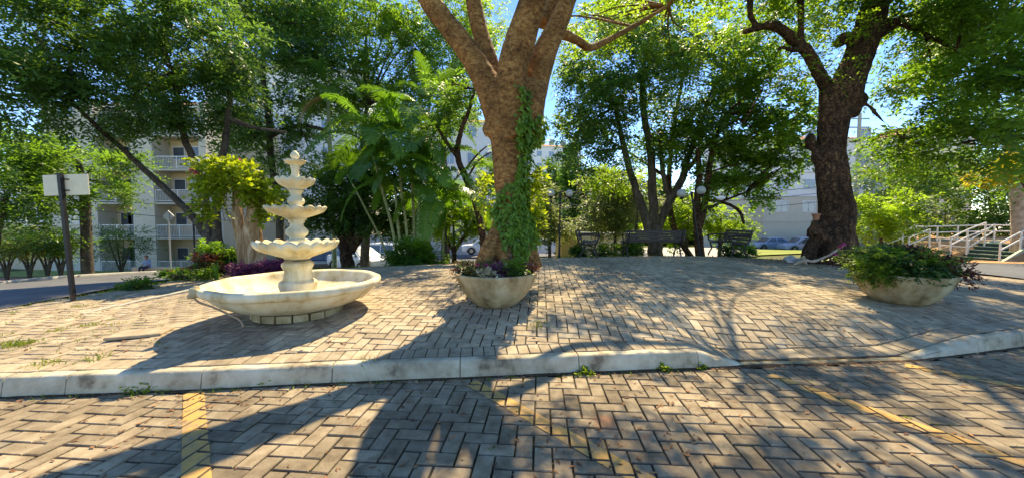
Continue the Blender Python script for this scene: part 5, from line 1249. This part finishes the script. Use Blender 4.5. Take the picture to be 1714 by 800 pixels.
    for sy in (-1, 1):
        MB().box((.478*L, sy*h2*.62, .66), (.10,.34,.12), M=Matrix.Rotation(sy*-.25, 4, 'Z'), bev=.02).build('headlight', M['lamp_clear'], t)
        MB().box((-.480*L, sy*h2*.66, .80), (.09,.30,.13), M=Matrix.Rotation(sy*.2, 4, 'Z'), bev=.02).build('taillight', M['lamp_red'], t)
        MB().box((.17*L, sy*(h2*.98), .98), (.12,.16,.10), bev=.02).build('mirror', paint, t)
    return t
def carat(px, py, Y, z=None):
    p_ = P(px, py, Y); return Vector((p_.x, Y, H(p_.x, Y) if z is None else z))
car('white hatchback parked between the dark tree stems and the palm clump', carat(630,440,27.5, P(630,441,27.5).z), R(172), M['paint_white'], 4.3, kind='suv')
car('dark blue sedan partly hidden behind the dark tree trunk', carat(556,450,23, P(556,456,23).z), R(8), M['paint_dark'], 4.5)
car('white sedan nose showing just right of the dark tree trunk', carat(600,448,22, P(610,452,22).z), R(-30), M['paint_white'], 4.2)
car('white sedan parked left of the yellow wall behind the lamp post', carat(908,425,31, P(908,427,31).z), R(2), M['paint_white'], 4.4)
car('white car glimpsed between the thin leaning tree and the main trunk', carat(812,420,33, P(812,424,33).z), R(190), M['paint_white'], 4.3, kind='suv')
car('silver blue sedan parked on the lawn edge in front of the right building', carat(1289,418,42, P(1289,418,42).z), R(182), M['paint_silver'], 4.5)
car('pale car half hidden by the massive dark trunk', carat(1343,418,39, P(1343,421,39).z), R(175), M['paint_silver'], 4.4, kind='suv')

# ------------------------------------------------------------------ buildings
def facade_frame(p0, p1):
    p0 = Vector((p0[0], p0[1], 0)); p1 = Vector((p1[0], p1[1], 0)); d = (p1 - p0); L = d.length; d.normalize(); n_ = Vector((d.y, -d.x, 0))   # n towards the viewer
    rz = math.atan2(d.y, d.x); return p0, d, n_, L, rz
def add_window(t, fr, s_, z, w_, h_, glass='glass_blue', sill=True, proud=.0, split=2):
    p0, d, n_, L, rz = fr; c = p0 + d * s_ - Vector(t.location); Mz = Matrix.Rotation(rz, 4, 'Z')
    mb = MB(); fw = .09
    for dx, dz, sx, sz in ((-w_/2-fw/2, 0, fw, h_+2*fw), (w_/2+fw/2, 0, fw, h_+2*fw)): mb.box(c + d*dx + n_*(.03+proud) + Vector((0,0,z+dz)), (sx,.10,sz), M=Mz)
    for dz in (-h_/2-fw/2, h_/2+fw/2): mb.box(c + n_*(.03+proud) + Vector((0,0,z+dz)), (w_,.10,fw), M=Mz)
    wn = mb.build('window', M['trim'], t)
    mb = MB()
    for k in range(split):
        ww = w_/split; mb.box(c + d*(-w_/2 + ww*(k+.5)) + n_*(.03+proud+.012*k) + Vector((0,0,z)), (ww-.03,.02,h_-.02), M=Mz)
    mb.build('pane', M[glass], wn)
    mb = MB(); mb.box(c + n_*(.05+proud) + Vector((0,0,z)), (.035,.05,h_), M=Mz); mb.build('mullion', M['trim'], wn)
    return wn
def block(name, label, p0, p1, z0, z1, depth, wallm, lowm=None, zlow=None, roof=True, lines=()):
    fr = facade_frame(p0, p1); q0, d, n_, L, rz = fr; t = thing(name, Vector((q0.x, q0.y, z0)), label, 'building'); c = d * L/2 - n_ * depth/2; Mz = Matrix.Rotation(rz, 4, 'Z')
    zl = zlow if lowm else z0
    MB().box(c + Vector((0,0,(zl+z1)/2 - z0)), (L, depth, z1-zl), M=Mz).build('wall', wallm, t)
    if lowm: MB().box(c + n_*.0 + Vector((0,0,(z0-1+zlow)/2 - z0)), (L+.04, depth+.04, zlow-z0+1), M=Mz).build('lower_wall', lowm, t)
    for z in lines: MB().box(c + Vector((0,0,z-z0)), (L+.14, depth+.14, .10), M=Mz).build('string_course', M['slab'], t)
    if roof:
        MB().box(c + Vector((0,0,z1-z0+.10)), (L+.5, depth+.5, .2), M=Mz).build('eave', M['trim'], t)
        mb = MB(); a, b_ = L/2+.35, depth/2+.35; vs = [Mz @ Vector(v) + c + Vector((0,0,z1-z0+.2)) for v in ((-a,-b_,0),(a,-b_,0),(a,b_,0),(-a,b_,0),(-a+b_*.8,0,1.8),(a-b_*.8,0,1.8))]
        mb.add(vs, [[0,1,5,4],[1,2,5],[2,3,4,5],[3,0,4],[3,2,1,0]]); mb.build('roof', M['roof'], t)
    return t, fr
def zat(py, Y): return P(857, py, Y).z
# --- left apartment block with balconies
YB = 29.5
xa, xb = P(84,400,YB).x, P(348,400,YB).x
storeys = [457, 397, 339, 283, 226]
zs = [P(230, y_, YB).z for y_ in storeys]; hs = (zs[-1] - zs[0]) / 4
t, fr = block('apartment_block', 'cream four storey apartment block with white railed balconies at left behind the trees', (xa, YB+1.4), (xb, YB+1.4), zs[0]-.3, zs[-1]+hs*.9, 9, M['wall_peach'], roof=True)
tz = t.location.z
def lx(px): return P(px, 400, YB).x - t.location.x
def fbox(nm, x0, x1, y0, y1, z0, z1, mat): return MB().box(((x0+x1)/2, (y0+y1)/2, (z0+z1)/2), (x1-x0, y1-y0, z1-z0)).build(nm, mat, t)
top_ = zs[-1]+hs*.9 - tz
fbox('pier', lx(228), lx(264), -1.55, .02, -1, top_, M['wall_beige']); fbox('pier', lx(84), lx(168), -1.5, .02, -1, top_, M['wall_beige']); fbox('pier', lx(340), lx(352), -1.5, .02, -1, top_, M['wall_beige'])
for k in range(5):
    z = zs[k] - tz
    for a, b_ in ((168,228),(264,340)):
        fbox('balcony_slab', lx(a)-.0, lx(b_)+.0, -1.50, .01, z-.16, z, M['slab'])
        if k < 5:
            X0, X1 = lx(a)+.05, lx(b_)-.05; w_ = X1 - X0
            rl = MB().box(((X0+X1)/2, -1.44, z+1.0), (w_, .06, .06)).box(((X0+X1)/2, -1.44, z+.12), (w_, .04, .04)).build('railing', M['white_metal'], t)
            mb = MB(); nb = int(w_ / .13)
            for j in range(nb + 1): mb.box((X0 + w_*j/nb, -1.44, z+.55), (.022,.022,.88))
            for j in range(3): mb.box((X0 + w_*(j+.0)/2, -1.44, z+.52), (.07,.05,1.0))
            o = mb.build('baluster', M['white_metal'], rl); o['kind'] = 'stuff'
            # door and window recessed on the back wall
            xc = X1 - 1.35; dd = MB().box((xc, -.02, z+1.05), (1.3,.08,2.1)).build('balcony_door', M['trim'], t); MB().box((xc-.3,-.07,z+1.05),(.56,.03,1.95)).box((xc+.3,-.075,z+1.05),(.56,.03,1.95)).build('pane', M['glass'], dd)
            xw = X0 + .75; ww = MB().box((xw, -.02, z+1.5), (1.0,.08,1.1)).build('window', M['trim'], t); MB().box((xw,-.07,z+1.5),(.88,.03,.98)).build('pane', M['glass'], ww)
    frp = (Vector((P(84,400,YB).x, YB+1.4-1.52, 0)), Vector((1,0,0)), Vector((0,-1,0)), 1, 0)
    if k < 4: add_window(t, frp, P(125,400,YB).x - P(84,400,YB).x, z + 1.55, 1.15, 1.15, 'glass_blue')
t['label'] = 'cream four storey apartment block with white railed balconies at left behind the trees'
# --- white block behind, left of centre
Y = 38
t2, fr = block('apartment_block', 'white apartment block seen through leaves between the stump and the palms', (P(352,400,Y).x, Y), (P(600,400,Y).x, Y+2), P(400,440,Y).z-1, P(400,110,Y).z, 10, M['wall_white'], M['wall_beige'], P(400,330,Y).z, lines=(P(400,330,Y).z,))
for zz in (410,365,315,265,215,165):
    for s_ in (2.2,5.2,8.2,12,15): add_window(t2, fr, s_, P(400,zz,Y).z - t2.location.z, 1.1, 1.1)
# --- far left beige house
Y = 30
t3, fr = block('house', 'low beige house with pinkish lower wall at the far left edge', (P(-120,400,Y).x, Y+3), (P(78,400,Y).x, Y), -3, P(0,300,Y).z, 8, M['wall_white'], M['wall_peach'], P(0,372,Y).z)
add_window(t3, fr, 3, 1.7, 1.2, 1.1); add_window(t3, fr, 8, 1.7, 1.2, 1.1)
# --- centre white block
Y = 44
t4, fr = block('apartment_block', 'white apartment block with terracotta roof edge behind the thin leaning tree', (P(690,400,Y).x, Y+1), (P(842,400,Y).x, Y), -4, P(760,208,Y).z, 10, M['wall_white'], M['wall_beige'], P(760,350,Y).z, lines=(P(760,350,Y).z, P(760,300,Y).z))
for zz in (245,275,320,370):
    for s_ in (1.5,4.6,7.4,9.6): add_window(t4, fr, s_, P(760,zz,Y).z + 4, 1.1, 1.3, 'glass_blue')
Y = 85
t5, fr = block('apartment_block', 'pale distant apartment block seen between the main trunk and the lamp', (P(868,400,Y).x, Y), (P(975,400,Y).x, Y+3), -4, P(900,245,Y).z, 12, M['wall_white'])
for zz in (265,285,305,325,345):
    for s_ in (2,5,8,11): add_window(t5, fr, s_, P(900,zz,Y).z + 4, 1.2, 1.2)
# --- long grey wall behind the road
Y = 38
t6, fr = block('boundary_wall', 'long plain grey white boundary wall behind the road and the parked cars', (P(500,400,Y).x, Y), (P(880,400,Y).x, Y-1), -3.2, P(740,394,Y).z, .25, M['wall_grey'], roof=False); t6['category'] = 'wall'
MB().box((fr[3]/2, .1, t6['x'] if 'x' in t6 else P(740,394,38).z + 3.2 + .05), (fr[3]+.1, .36, .10), M=Matrix.Rotation(0,4,'Z')).build('coping', M['slab'], t6).rotation_euler = (0,0,fr[4])
# --- ochre hut and low cream wall behind the left bench
Y = 17
t7 = thing('gate_hut', on(P(940,425,Y).x, Y, -.3), 'small ochre rendered hut wall with a cream corner left of the benches', 'building')
x0 = 0; x1 = P(985,425,Y).x - P(940,425,Y).x; zt7 = P(960,392,Y).z - t7.location.z
MB().box((x1*.35, 1.2, zt7/2), (x1*.7, 2.4, zt7)).build('wall', M['wall_ochre'], t7)
MB().box((x1*.86, .8, zt7/2-.02), (x1*.32, 2.2, zt7)).build('corner_wall', M['wall_peach'], t7)
MB().box((x1*.5, 1.1, zt7+.05), (x1*1.08, 2.7, .09)).build('roof_slab', M['slab'], t7)
Y = 24
t8 = thing('low_building', on(P(985,420,Y).x, Y, -.3), 'low long cream building with brown openings seen between the benches', 'building'); x1 = P(1052,420,Y).x - P(985,420,Y).x; zt8 = P(1000,393,Y).z - t8.location.z
MB().box((x1/2, 1.5, zt8/2), (x1, 3, zt8)).build('wall', M['wall_peach'], t8)
MB().box((x1/2, 1.5, zt8+.06), (x1+.3, 3.3, .12)).build('roof_slab', M['wall_white'], t8)
for q_ in (.45,.62,.85): MB().box((x1*q_, -.02, zt8*.62), (.25,.08,.42)).build('opening', M['terracotta'], t8)
# --- right building
Y = 45.5
zr0 = P(1300,418,Y).z - 1; zr1 = P(1300,238,Y).z; zm = P(1300,330,Y).z
t9, fr = block('apartment_block', 'four storey apartment block, white above and beige below, behind the silver blue sedan', (P(1277,400,Y).x, Y), (P(1440,400,Y).x, Y-1), zr0, zr1, 12, M['wall_white'], M['wall_beige'], zm, lines=(zm, P(1300,372,Y).z, P(1300,290,Y).z))
for py in (387, 351, 312, 270):
    for px in (1305, 1347, 1389, 1427): add_window(t9, fr, P(px,400,Y).x - P(1277,400,Y).x, P(1300,py,Y).z - zr0, 1.35, 1.25)
Y = 47
t10, fr = block('apartment_block', 'projecting pale wing of the right apartment block left of the beige facade', (P(1194,400,Y).x, Y+3), (P(1273,400,Y).x, Y-.5), zr0, zr1+.6, 12, M['wall_white'], M['wall_beige'], zm+.0, lines=(P(1230,290,Y).z, zm))
for py in (351, 312, 270): add_window(t10, fr, 5.0, P(1300,py,Y).z - zr0, .6, 1.2)
Y = 40
t11, fr = block('apartment_block', 'beige apartment block behind the stair railings at right', (P(1520,400,Y).x, Y+1), (P(1622,400,Y).x, Y), -2, P(1560,225,Y).z, 10, M['wall_white'], M['wall_beige'], P(1560,332,Y).z, lines=(P(1560,332,Y).z, P(1560,375,Y).z))
for py in (352, 312, 270):
    for px in (1545, 1583, 1608): add_window(t11, fr, P(px,400,Y).x - P(1520,400,Y).x, P(1560,py,Y).z + 2, 1.0, 1.1)
Y = 55
t12, fr = block('apartment_block', 'pale tall block rising behind the massive trunk at right', (P(1430,400,Y).x, Y), (P(1530,400,Y).x, Y), -2, P(1460,262,Y).z, 10, M['wall_white'], roof=True)
for py in (280,310,340):
    for s_ in (2,4.5,7): add_window(t12, fr, s_, P(1460,py,Y).z + 2, 1.1, 1.2)

# ------------------------------------------------------------------ stairs, ramp rails, playground at the right
u_ = Vector((1, .10, 0)).normalized(); wv_ = Vector((-.30, -.95, 0)).normalized(); Mr = Matrix.Rotation(math.atan2(u_.y, u_.x), 4, 'Z')
A0 = Vector((23.3, 18.4, -.52)); nst = 5; rise = .17; run = .32; WL = 1.9
st = thing('outdoor_stairs', A0, 'outdoor stairs with green risers and pale nosings going up to the playground', 'stairs')
for k in range(nst):
    c = u_ * (run * (k + .5)) + wv_ * (WL / 2)
    # riser block then a nosing strip
    hh = rise * (k + 1)
    vs = []; a = u_ * (run * k); 
    MB().box(u_*(run*k + 1.0) + wv_*(WL/2) + Vector((0,0,hh - rise/2 - .012)), (2.0, WL, rise - .0), M=Mr).build('step', M['stair_green'], st)
    MB().box(u_*(run*k + .035) + wv_*(WL/2) + Vector((0,0,hh - .008)), (.09, WL, .035), M=Mr).build('nosing', M['stair_edge'], st)
for s_ in (-.08, WL + .08):
    mb = MB(); p0 = wv_*s_ ; Lr = run * nst
    q_ = [p0 - u_*.15, p0 + u_*Lr, p0 + u_*(Lr+.6)]; z_ = [.05, rise*nst+.12, rise*nst+.12]
    w2 = wv_ * .07; vs = []
    for p_, z in zip(q_, z_): vs += [p_ - w2 + Vector((0,0,z)), p_ + w2 + Vector((0,0,z)), p_ + w2 + Vector((0,0,-.5)), p_ - w2 + Vector((0,0,-.5))]
    mb.add(vs, [[0,4,5,1],[4,8,9,5],[1,5,6,2],[5,9,10,6],[0,3,7,4],[4,7,11,8],[0,1,2,3],[8,11,10,9]]); mb.build('stringer', M['stair_edge'], st)
def rail_run(label, pts, hgts=(.95,.6), posts=None, closed=False):
    b = Vector(pts[0]); t = thing('handrail', b, label, 'railing', 'cream tubular handrails by the stairs')
    for h in hgts:
        mb = MB(); mb.tube([Vector(p_) - b + Vector((0,0,h)) for p_ in pts], .032, 8); mb.build('rail', M['cream_metal'], t, True, 60)
    for i, p_ in enumerate(pts):
        mb = MB(); mb.tube([Vector(p_) - b + Vector((0,0,-.3)), Vector(p_) - b + Vector((0,0,max(hgts)-.02))], .035, 8); mb.build('post', M['cream_metal'], t, True, 60)
    return t
zt = A0.z + rise * nst
def rp(px, py, Y): return P(px, py, Y)
rail_run('handrail on the left side of the stairs, ending in a loop', [A0 - u_*1.5 + Vector((0,0,.15)), A0 + u_*.2, A0 + u_*1.7 + Vector((0,0,rise*nst))])
rail_run('handrail on the right side of the stairs', [A0 + wv_*WL + u_*(-.1), A0 + wv_*WL + u_*1.0 + Vector((0,0,rise*3)), A0 + wv_*WL + u_*2.2 + Vector((0,0,rise*nst+.3)), A0 + wv_*WL + u_*4.0 + Vector((0,0,rise*nst+.9))])
Yr = 19.6
rail_run('long level handrail of the ramp behind the right planter', [P(1532,379+29,Yr), P(1568,379+29,Yr), P(1602,378+29,Yr), P(1648,377+29,Yr), P(1692,377+29,Yr), P(1740,377+29,Yr)], (.95,.62))
rail_run('sloping ramp handrail descending left behind the right planter shrubs', [P(1484,397+31,18.4), P(1510,387+31,18.6), P(1532,379+31,18.8)], (.95,.62))
rail_run('second sloping ramp handrail in the middle of the ramp', [P(1520,398+31,18), P(1555,384+31,18.2)], (.95,.6))
rail_run('third sloping handrail just left of the stairs', [P(1590,399+31,17.8), P(1618,385+31,18), P(1648,373+31,18.2)], (.95,.6))
# raised playground terrace and orange bank
def patch(name, pts, mat, zoff=0, kind='structure', thick=.25):
    mb = MB(); n = len(pts); mb.add([tuple(p_) for p_ in pts] + [(p_[0], p_[1], p_[2]-thick) for p_ in pts], [list(range(n))] + [[i, n+i, n+(i+1)%n, (i+1)%n] for i in range(n)]); o = mb.build(name, mat); o['kind'] = kind; return o
patch('playground_terrace', [A0+u_*1.62+Vector((0,0,rise*nst-.02)), A0+u_*1.62+wv_*WL+Vector((0,0,rise*nst-.02)), A0+u_*1.62+wv_*7+Vector((0,0,rise*nst+.2)), Vector((60,18,zt+.3)), Vector((70,48,zt+.3)), Vector((45,40,zt)), Vector((26,23.6,zt-.05)), Vector((21.6,19.6,zt-.05))], M['orange'], thick=1.0)
patch('orange_bank', [A0+u_*(-.2)+Vector((0,0,.02)), A0+u_*1.62+Vector((0,0,rise*nst-.03)), Vector((21.6,19.7,zt-.1)), Vector((20.4,18.9,-.3)), Vector((21.5,18.2,-.5))], M['orange'], thick=.5)
patch('orange_bank', [A0+wv_*(WL+.1)+u_*(-.3)+Vector((0,0,.02)), Vector((27,12,-.4)), Vector((32,14,.6)), A0+wv_*(WL+.1)+u_*1.7+Vector((0,0,rise*nst-.03))], M['orange'], thick=.8)
t = thing('playground_slide', P(1664,392,27), 'bright blue plastic playground slide behind the stair railing', 'slide'); b0 = Vector(t.location)
mb = MB(); a, b_ = P(1660,388,27) - b0, P(1684,368,27) - b0
for s_ in (-.3,.3): bar(mb, a + Vector((0,s_,.12)), b_ + Vector((0,s_,.12)), .05, .25)
mb.build('side', M['blue_plastic'], t)
mb = MB(); bar(mb, a, b_, .9, .05); dx = (b_ - a).normalized()
mb = MB(); w2 = Vector((0,.3,0)); mb.add([a-w2, a+w2, b_+w2, b_-w2, a-w2-Vector((0,0,.05)), a+w2-Vector((0,0,.05)), b_+w2-Vector((0,0,.05)), b_-w2-Vector((0,0,.05))], [[0,1,2,3],[7,6,5,4],[0,4,5,1],[1,5,6,2],[2,6,7,3],[3,7,4,0]]); mb.build('chute', M['trim'], t)
mb = MB()
for s_ in (-.3,.3): mb.tube([b_+Vector((0,s_,.5)), b_+Vector((0,s_,-1.6))], .04, 8)
mb.build('frame', M['blue_plastic'], t, True, 60)

# utility pole and wires
Y = 34
b = on(P(1430,400,Y).x, Y); t = thing('utility_pole', b, 'grey concrete utility pole with crossarms behind the massive dark trunk', 'pole')
zz = P(1430,190,Y).z - b.z; MB().tube([(0,0,-.2),(0,0,zz)], [.22,.14], 12).build('pole', M['concrete'], t, True, 60)
for k in (.5,1.3): MB().box((0,0,zz-k), (1.8,.1,.12)).build('crossarm', M['grey_metal'], t)
mb = MB(); mb.lathe([(.2,0),(.22,.1),(.22,.7),(.18,.8)], 14, c=(.3,-.2,zz-3.2)); mb.build('transformer', M['grey_metal'], t, True, 40)
def wire(label, a, b_, sag, r_=.012, group='overhead wires'):
    pts = []; 
    for i in range(17): q_ = i/16; p_ = Vector(a).lerp(Vector(b_), q_); p_.z -= sag * 4 * q_ * (1-q_); pts.append(p_)
    mb = MB(); mb.tube(pts, r_, 5); o = mb.build('overhead_wire', M['cable'], None, True, 60); tag(o, label, 'wire', group)
wire('upper overhead wire crossing in front of the left apartment block', P(-40,300,24), P(470,352,26), .5, .022)
wire('lower overhead wire crossing in front of the left apartment block', P(-40,325,24), P(470,372,26), .4, .022)
wire('topmost overhead wire in the distance behind the globe lamps', P(860,312,34), P(1430,305,34), 1.1, .03)
wire('middle overhead wire in the distance behind the globe lamps', P(860,322,34), P(1430,316,34), 1.1, .03)
wire('lowest overhead wire in the distance behind the globe lamps', P(860,331,34), P(1430,330,34), 1.2, .03)

# ------------------------------------------------------------------ roads and open ground
def strip(name, left, right, mat, dz, n=40, m=12):
    """sheet between two polylines, draped on the terrain"""
    def samp(pts, t_):
        pts = [Vector(p_) for p_ in pts]; L = [0]
        for i in range(1, len(pts)): L.append(L[-1] + (pts[i] - pts[i-1]).length)
        s_ = t_ * L[-1]; i = min(max(np.searchsorted(L, s_) - 1, 0), len(pts) - 2); return pts[i].lerp(pts[i+1], (s_ - L[i]) / (L[i+1] - L[i]))
    V = []
    for i in range(n + 1):
        a, b_ = samp(left, i/n), samp(right, i/n)
        for j in range(m + 1): p_ = a.lerp(b_, j/m); V.append((p_.x, p_.y))
    V = np.array(V); z = Hn(np.clip(V[:,0],-70,90), np.clip(V[:,1],-12,140)) + dz
    q_ = [(i*(m+1)+j, (i+1)*(m+1)+j, (i+1)*(m+1)+j+1, i*(m+1)+j+1) for i in range(n) for j in range(m)]
    o = link(name, npmesh(name, np.c_[V, z], q_, smooth=True), mat); o['kind'] = 'structure'; return o
e1 = [(-8.4,-12),(-8.0,2),(-8.1,5.2),(-8.4,7.2),(-9.4,9.6),(-11,13),(-12,18),(-12.5,21)]
e2 = [(-21,-12),(-20.8,6),(-20.9,14.5),(-21.2,17),(-21.6,20),(-21.8,24),(-21,30),(-20,36)]
strip('road', e2, e1, M['asphalt'], .05, 60, 30)
strip('road', [(-20,37),(0,37),(30,37.6),(60,36)], [(-13.5,20),(0,24),(30,29.5),(60,27)], M['asphalt'], .055, 60, 30)
strip('footpath', [(14,44),(20,44),(27,44)], [(11,24),(13.5,24),(16.5,24)], M['concrete'], .085, 30, 30)
strip('lawn', [(28,44),(33,43),(37,42)], [(17,25),(19.5,26),(22,27)], M['lawn'], .085, 30, 30)

strip('red_earth_path', [(-40,24),(-30,24),(-23.5,26)], [(-40,18.4),(-30,18.6),(-22.6,19.4)], M['earth'], .03, 30, 14)
strip('lawn', [(-40,32),(-30,32),(-24,32)], [(-40,24.5),(-30,24.5),(-23.5,26.5)], M['lawn'], .03, 30, 14)
strip('road', [(11.4,12),(14,14),(18,17),(22,17.4)], [(11.3,2),(16,3),(22,6),(30,9)], M['asphalt'], .05, 40, 30)
strip('footpath', [(13,17.8),(18,20),(22.8,19)], [(13,16.2),(18,17.6),(23,14.4)], M['orange'], .07, 30, 14)
far_kerb = thing('road_kerb', (0,0,0), None, None); far_kerb['kind'] = 'structure'; 
fk = [on(x_, y_) for x_, y_ in ((-20.9,10),(-20.9,12.3),(-20.9,14.5),(-21.2,17),(-21.6,20),(-21.8,24),(-21,30))]
for i in range(len(fk) - 1):
    m_ = max(1, round((fk[i+1]-fk[i]).length / 1.2))
    for j in range(m_):
        a, b_ = fk[i].lerp(fk[i+1], (j+1)/m_), fk[i].lerp(fk[i+1], j/m_); kerb_stone(far_kerb, b_, a, .16, .16, .3, M['concrete'], .01, -.2)

# ------------------------------------------------------------------ litter, grass in the joints
def scatter_flat(name, n, area, mat, zf, size, seed, lift=.004, keep=None):
    r = np.random.default_rng(seed); V = []; Fq = []; ti = []; k = 0
    x = r.uniform(area[0], area[1], n * 3); y = r.uniform(area[2], area[3], n * 3)
    for a, b_ in zip(x, y):
        if keep and not keep(a, b_, r): continue
        if k >= n: break
        z = zf(a, b_) + lift; s_ = size * r.uniform(.5, 1.6); q_ = r.uniform(0, 6.28); el = r.uniform(.35, .8); d = np.array([math.cos(q_), math.sin(q_), r.uniform(-.1,.25)]); e = np.array([-math.sin(q_), math.cos(q_), r.uniform(-.2,.2)]) * el; c = np.array([a, b_, z + size * .12])
        V += [c - d*s_, c + e*s_*.6, c + d*s_, c - e*s_*.6]; Fq.append([4*k, 4*k+1, 4*k+2, 4*k+3]); ti += [r.random()] * 4; k += 1
    o = link(name, npmesh(name, V, Fq, ti), mat); o['kind'] = 'stuff'; tag(o, None, None); return o
zpark = lambda x, y: 0.0
gs_ = MB(); rr = random.Random(12); vs = []; N_ = 260
for i in range(N_ + 1):
    x = -5.2 + 13.5 * i / N_; y = float(K(x)); w2 = .018 + .035 * abs(noise.noise((x * 2.2, 0, 5))) + rr.uniform(0, .008) + (.02 if 0 < x < 2.6 else 0)
    vs += [(x, y + .02, .0065), (x, y - w2, .0015)]
gs_.add(vs, [[2*i, 2*i+1, 2*i+3, 2*i+2] for i in range(N_)]); o = gs_.build('gutter_soil', M['soil']); o['kind'] = 'structure'
def near_kerb(x, y, r):
    d = K(x) - y; return d > .0 and r.random() < math.exp(-d / .10)
o = scatter_flat('leaf_litter', 5200, (-5, 7.5, 2.6, 5), M['litter'], zpark, .017, 401, keep=near_kerb); tag(o, 'reddish brown leaf litter gathered along the foot of the kerb', 'leaf litter')
o = scatter_flat('leaf_litter', 1500, (-4, 6, .6, 4.5), M['litter'], zpark, .018, 402, keep=lambda x, y, r: y < K(x) - .02 and abs(x) < 1.5 * y + .3 and noise.noise((x*1.1, y*1.1, 3)) + r.uniform(-.4,.4) > 0); tag(o, 'scattered dry leaf scraps on the parking bays', 'leaf litter')
o = scatter_flat('leaf_litter', 3000, (-7, 11, 3.3, 11), M['litter'], zq, .023, 403, keep=lambda x, y, r: y > K(x) + .4 and y < B(x) and noise.noise((x*.7, y*.7, 1)) + r.uniform(-.4,.4) > .1); tag(o, 'scattered dry leaf scraps on the plaza paving', 'leaf litter')
o = scatter_flat('leaf_litter', 2500, (5.6, 9.6, 7.8, 10.6), M['litter'], zq, .03, 404, keep=lambda x, y, r: r.random() < math.exp(-((x-7.7)**2/3.5 + (y-9.1)**2/1.6))); tag(o, 'brown leaf litter heaped around the foot of the massive dark trunk', 'leaf litter')
def blades(name, spots, mat, seed, label, cat='grass'):
    """spots (x,y,z,n,height,spread)"""
    r = np.random.default_rng(seed); Pp = []; D = []; L = []
    for x, y, z, n, h, s_ in spots:
        c = np.c_[r.normal(x, s_, n), r.normal(y, s_, n), np.full(n, z)]; Pp.append(c); D.append(nrm(np.array([0,0,1.0]) + r.normal(0, .55, (n, 3)) * np.array([1,1,.2]))); L.append(h * r.uniform(.5, 1.2, n))
    Pp = np.concatenate(Pp); D = np.concatenate(D); L = np.concatenate(L); s_ = nrm(np.cross(D, r.normal(0, 1, D.shape)))
    V, Fq = leaf_quads(Pp, D, s_, L, L * .13 + .002); o = link(name, npmesh(name, V, Fq, np.repeat(r.uniform(0, 1, len(Pp)), 4)), mat); o['kind'] = 'stuff'; tag(o, label, cat)
r = np.random.default_rng(77); sp = []
for _ in range(420):
    x, y = r.uniform(-7.4, -2.6), r.uniform(3.0, 8.6)
    if y < K(x) + .4 or noise.noise((x * .9, y * .9, 9)) < -.05 - (.25 if x < -5 else 0): continue
    sp.append((x, y, zq(x, y) - .01, r.integers(6, 26), r.uniform(.015, .045), r.uniform(.02, .09)))
for px, py, n_ in ((20,577,160),(40,576,160),(95,553,60),(150,545,60),(75,610,60),(150,600,50),(900,545,40),(905,540,30),(620,600,20)):
    g_ = G(px, py); sp.append((g_.x, g_.y, zq(g_.x, g_.y) - .005, n_, .05, .06))
blades('joint_grass', sp, M['grass'], 5, 'yellowish grass tufts growing in the paving joints on the left')
sp = []
for _ in range(150):
    x = r.uniform(-5, 6); y = r.uniform(.8, 4)
    if y > K(x) - .05 or noise.noise((x, y, 4)) < .1: continue
    sp.append((x, y, -.01, r.integers(4, 14), r.uniform(.012, .03), r.uniform(.01, .03)))
for px in range(20, 1230, 38): g_ = G0(px + r.uniform(-15, 15), np.interp(px, [0,335,770,1200],[665,652,632,616]) + 2); sp.append((g_.x, g_.y, -.01, r.integers(6, 40), r.uniform(.02,.05), .03))
blades('joint_grass', sp, M['grass'], 6, 'small grass tufts in the parking bay joints and at the kerb foot')
sp = []
for _ in range(900):
    x, y = r.uniform(-8.2, -5.6), r.uniform(4.8, 11)
    if B(x) - .5 > y and x > -7.4: continue
    if x < np.interp(y, [5.2,7.2,9.6,13], [-8.1,-8.4,-9.4,-11]): continue
    sp.append((x, y, H(x, y) - .01, 22, r.uniform(.04, .09), .12))
for _ in range(1300):
    x, y = r.uniform(-7, 13), r.uniform(9.8, 15)
    if y < B(x): continue
    sp.append((x, y, H(x, y) - .01, 10, r.uniform(.04, .10), .18))
blades('grass', sp, M['grass'], 7, 'short grass on the verge between the paving and the road')
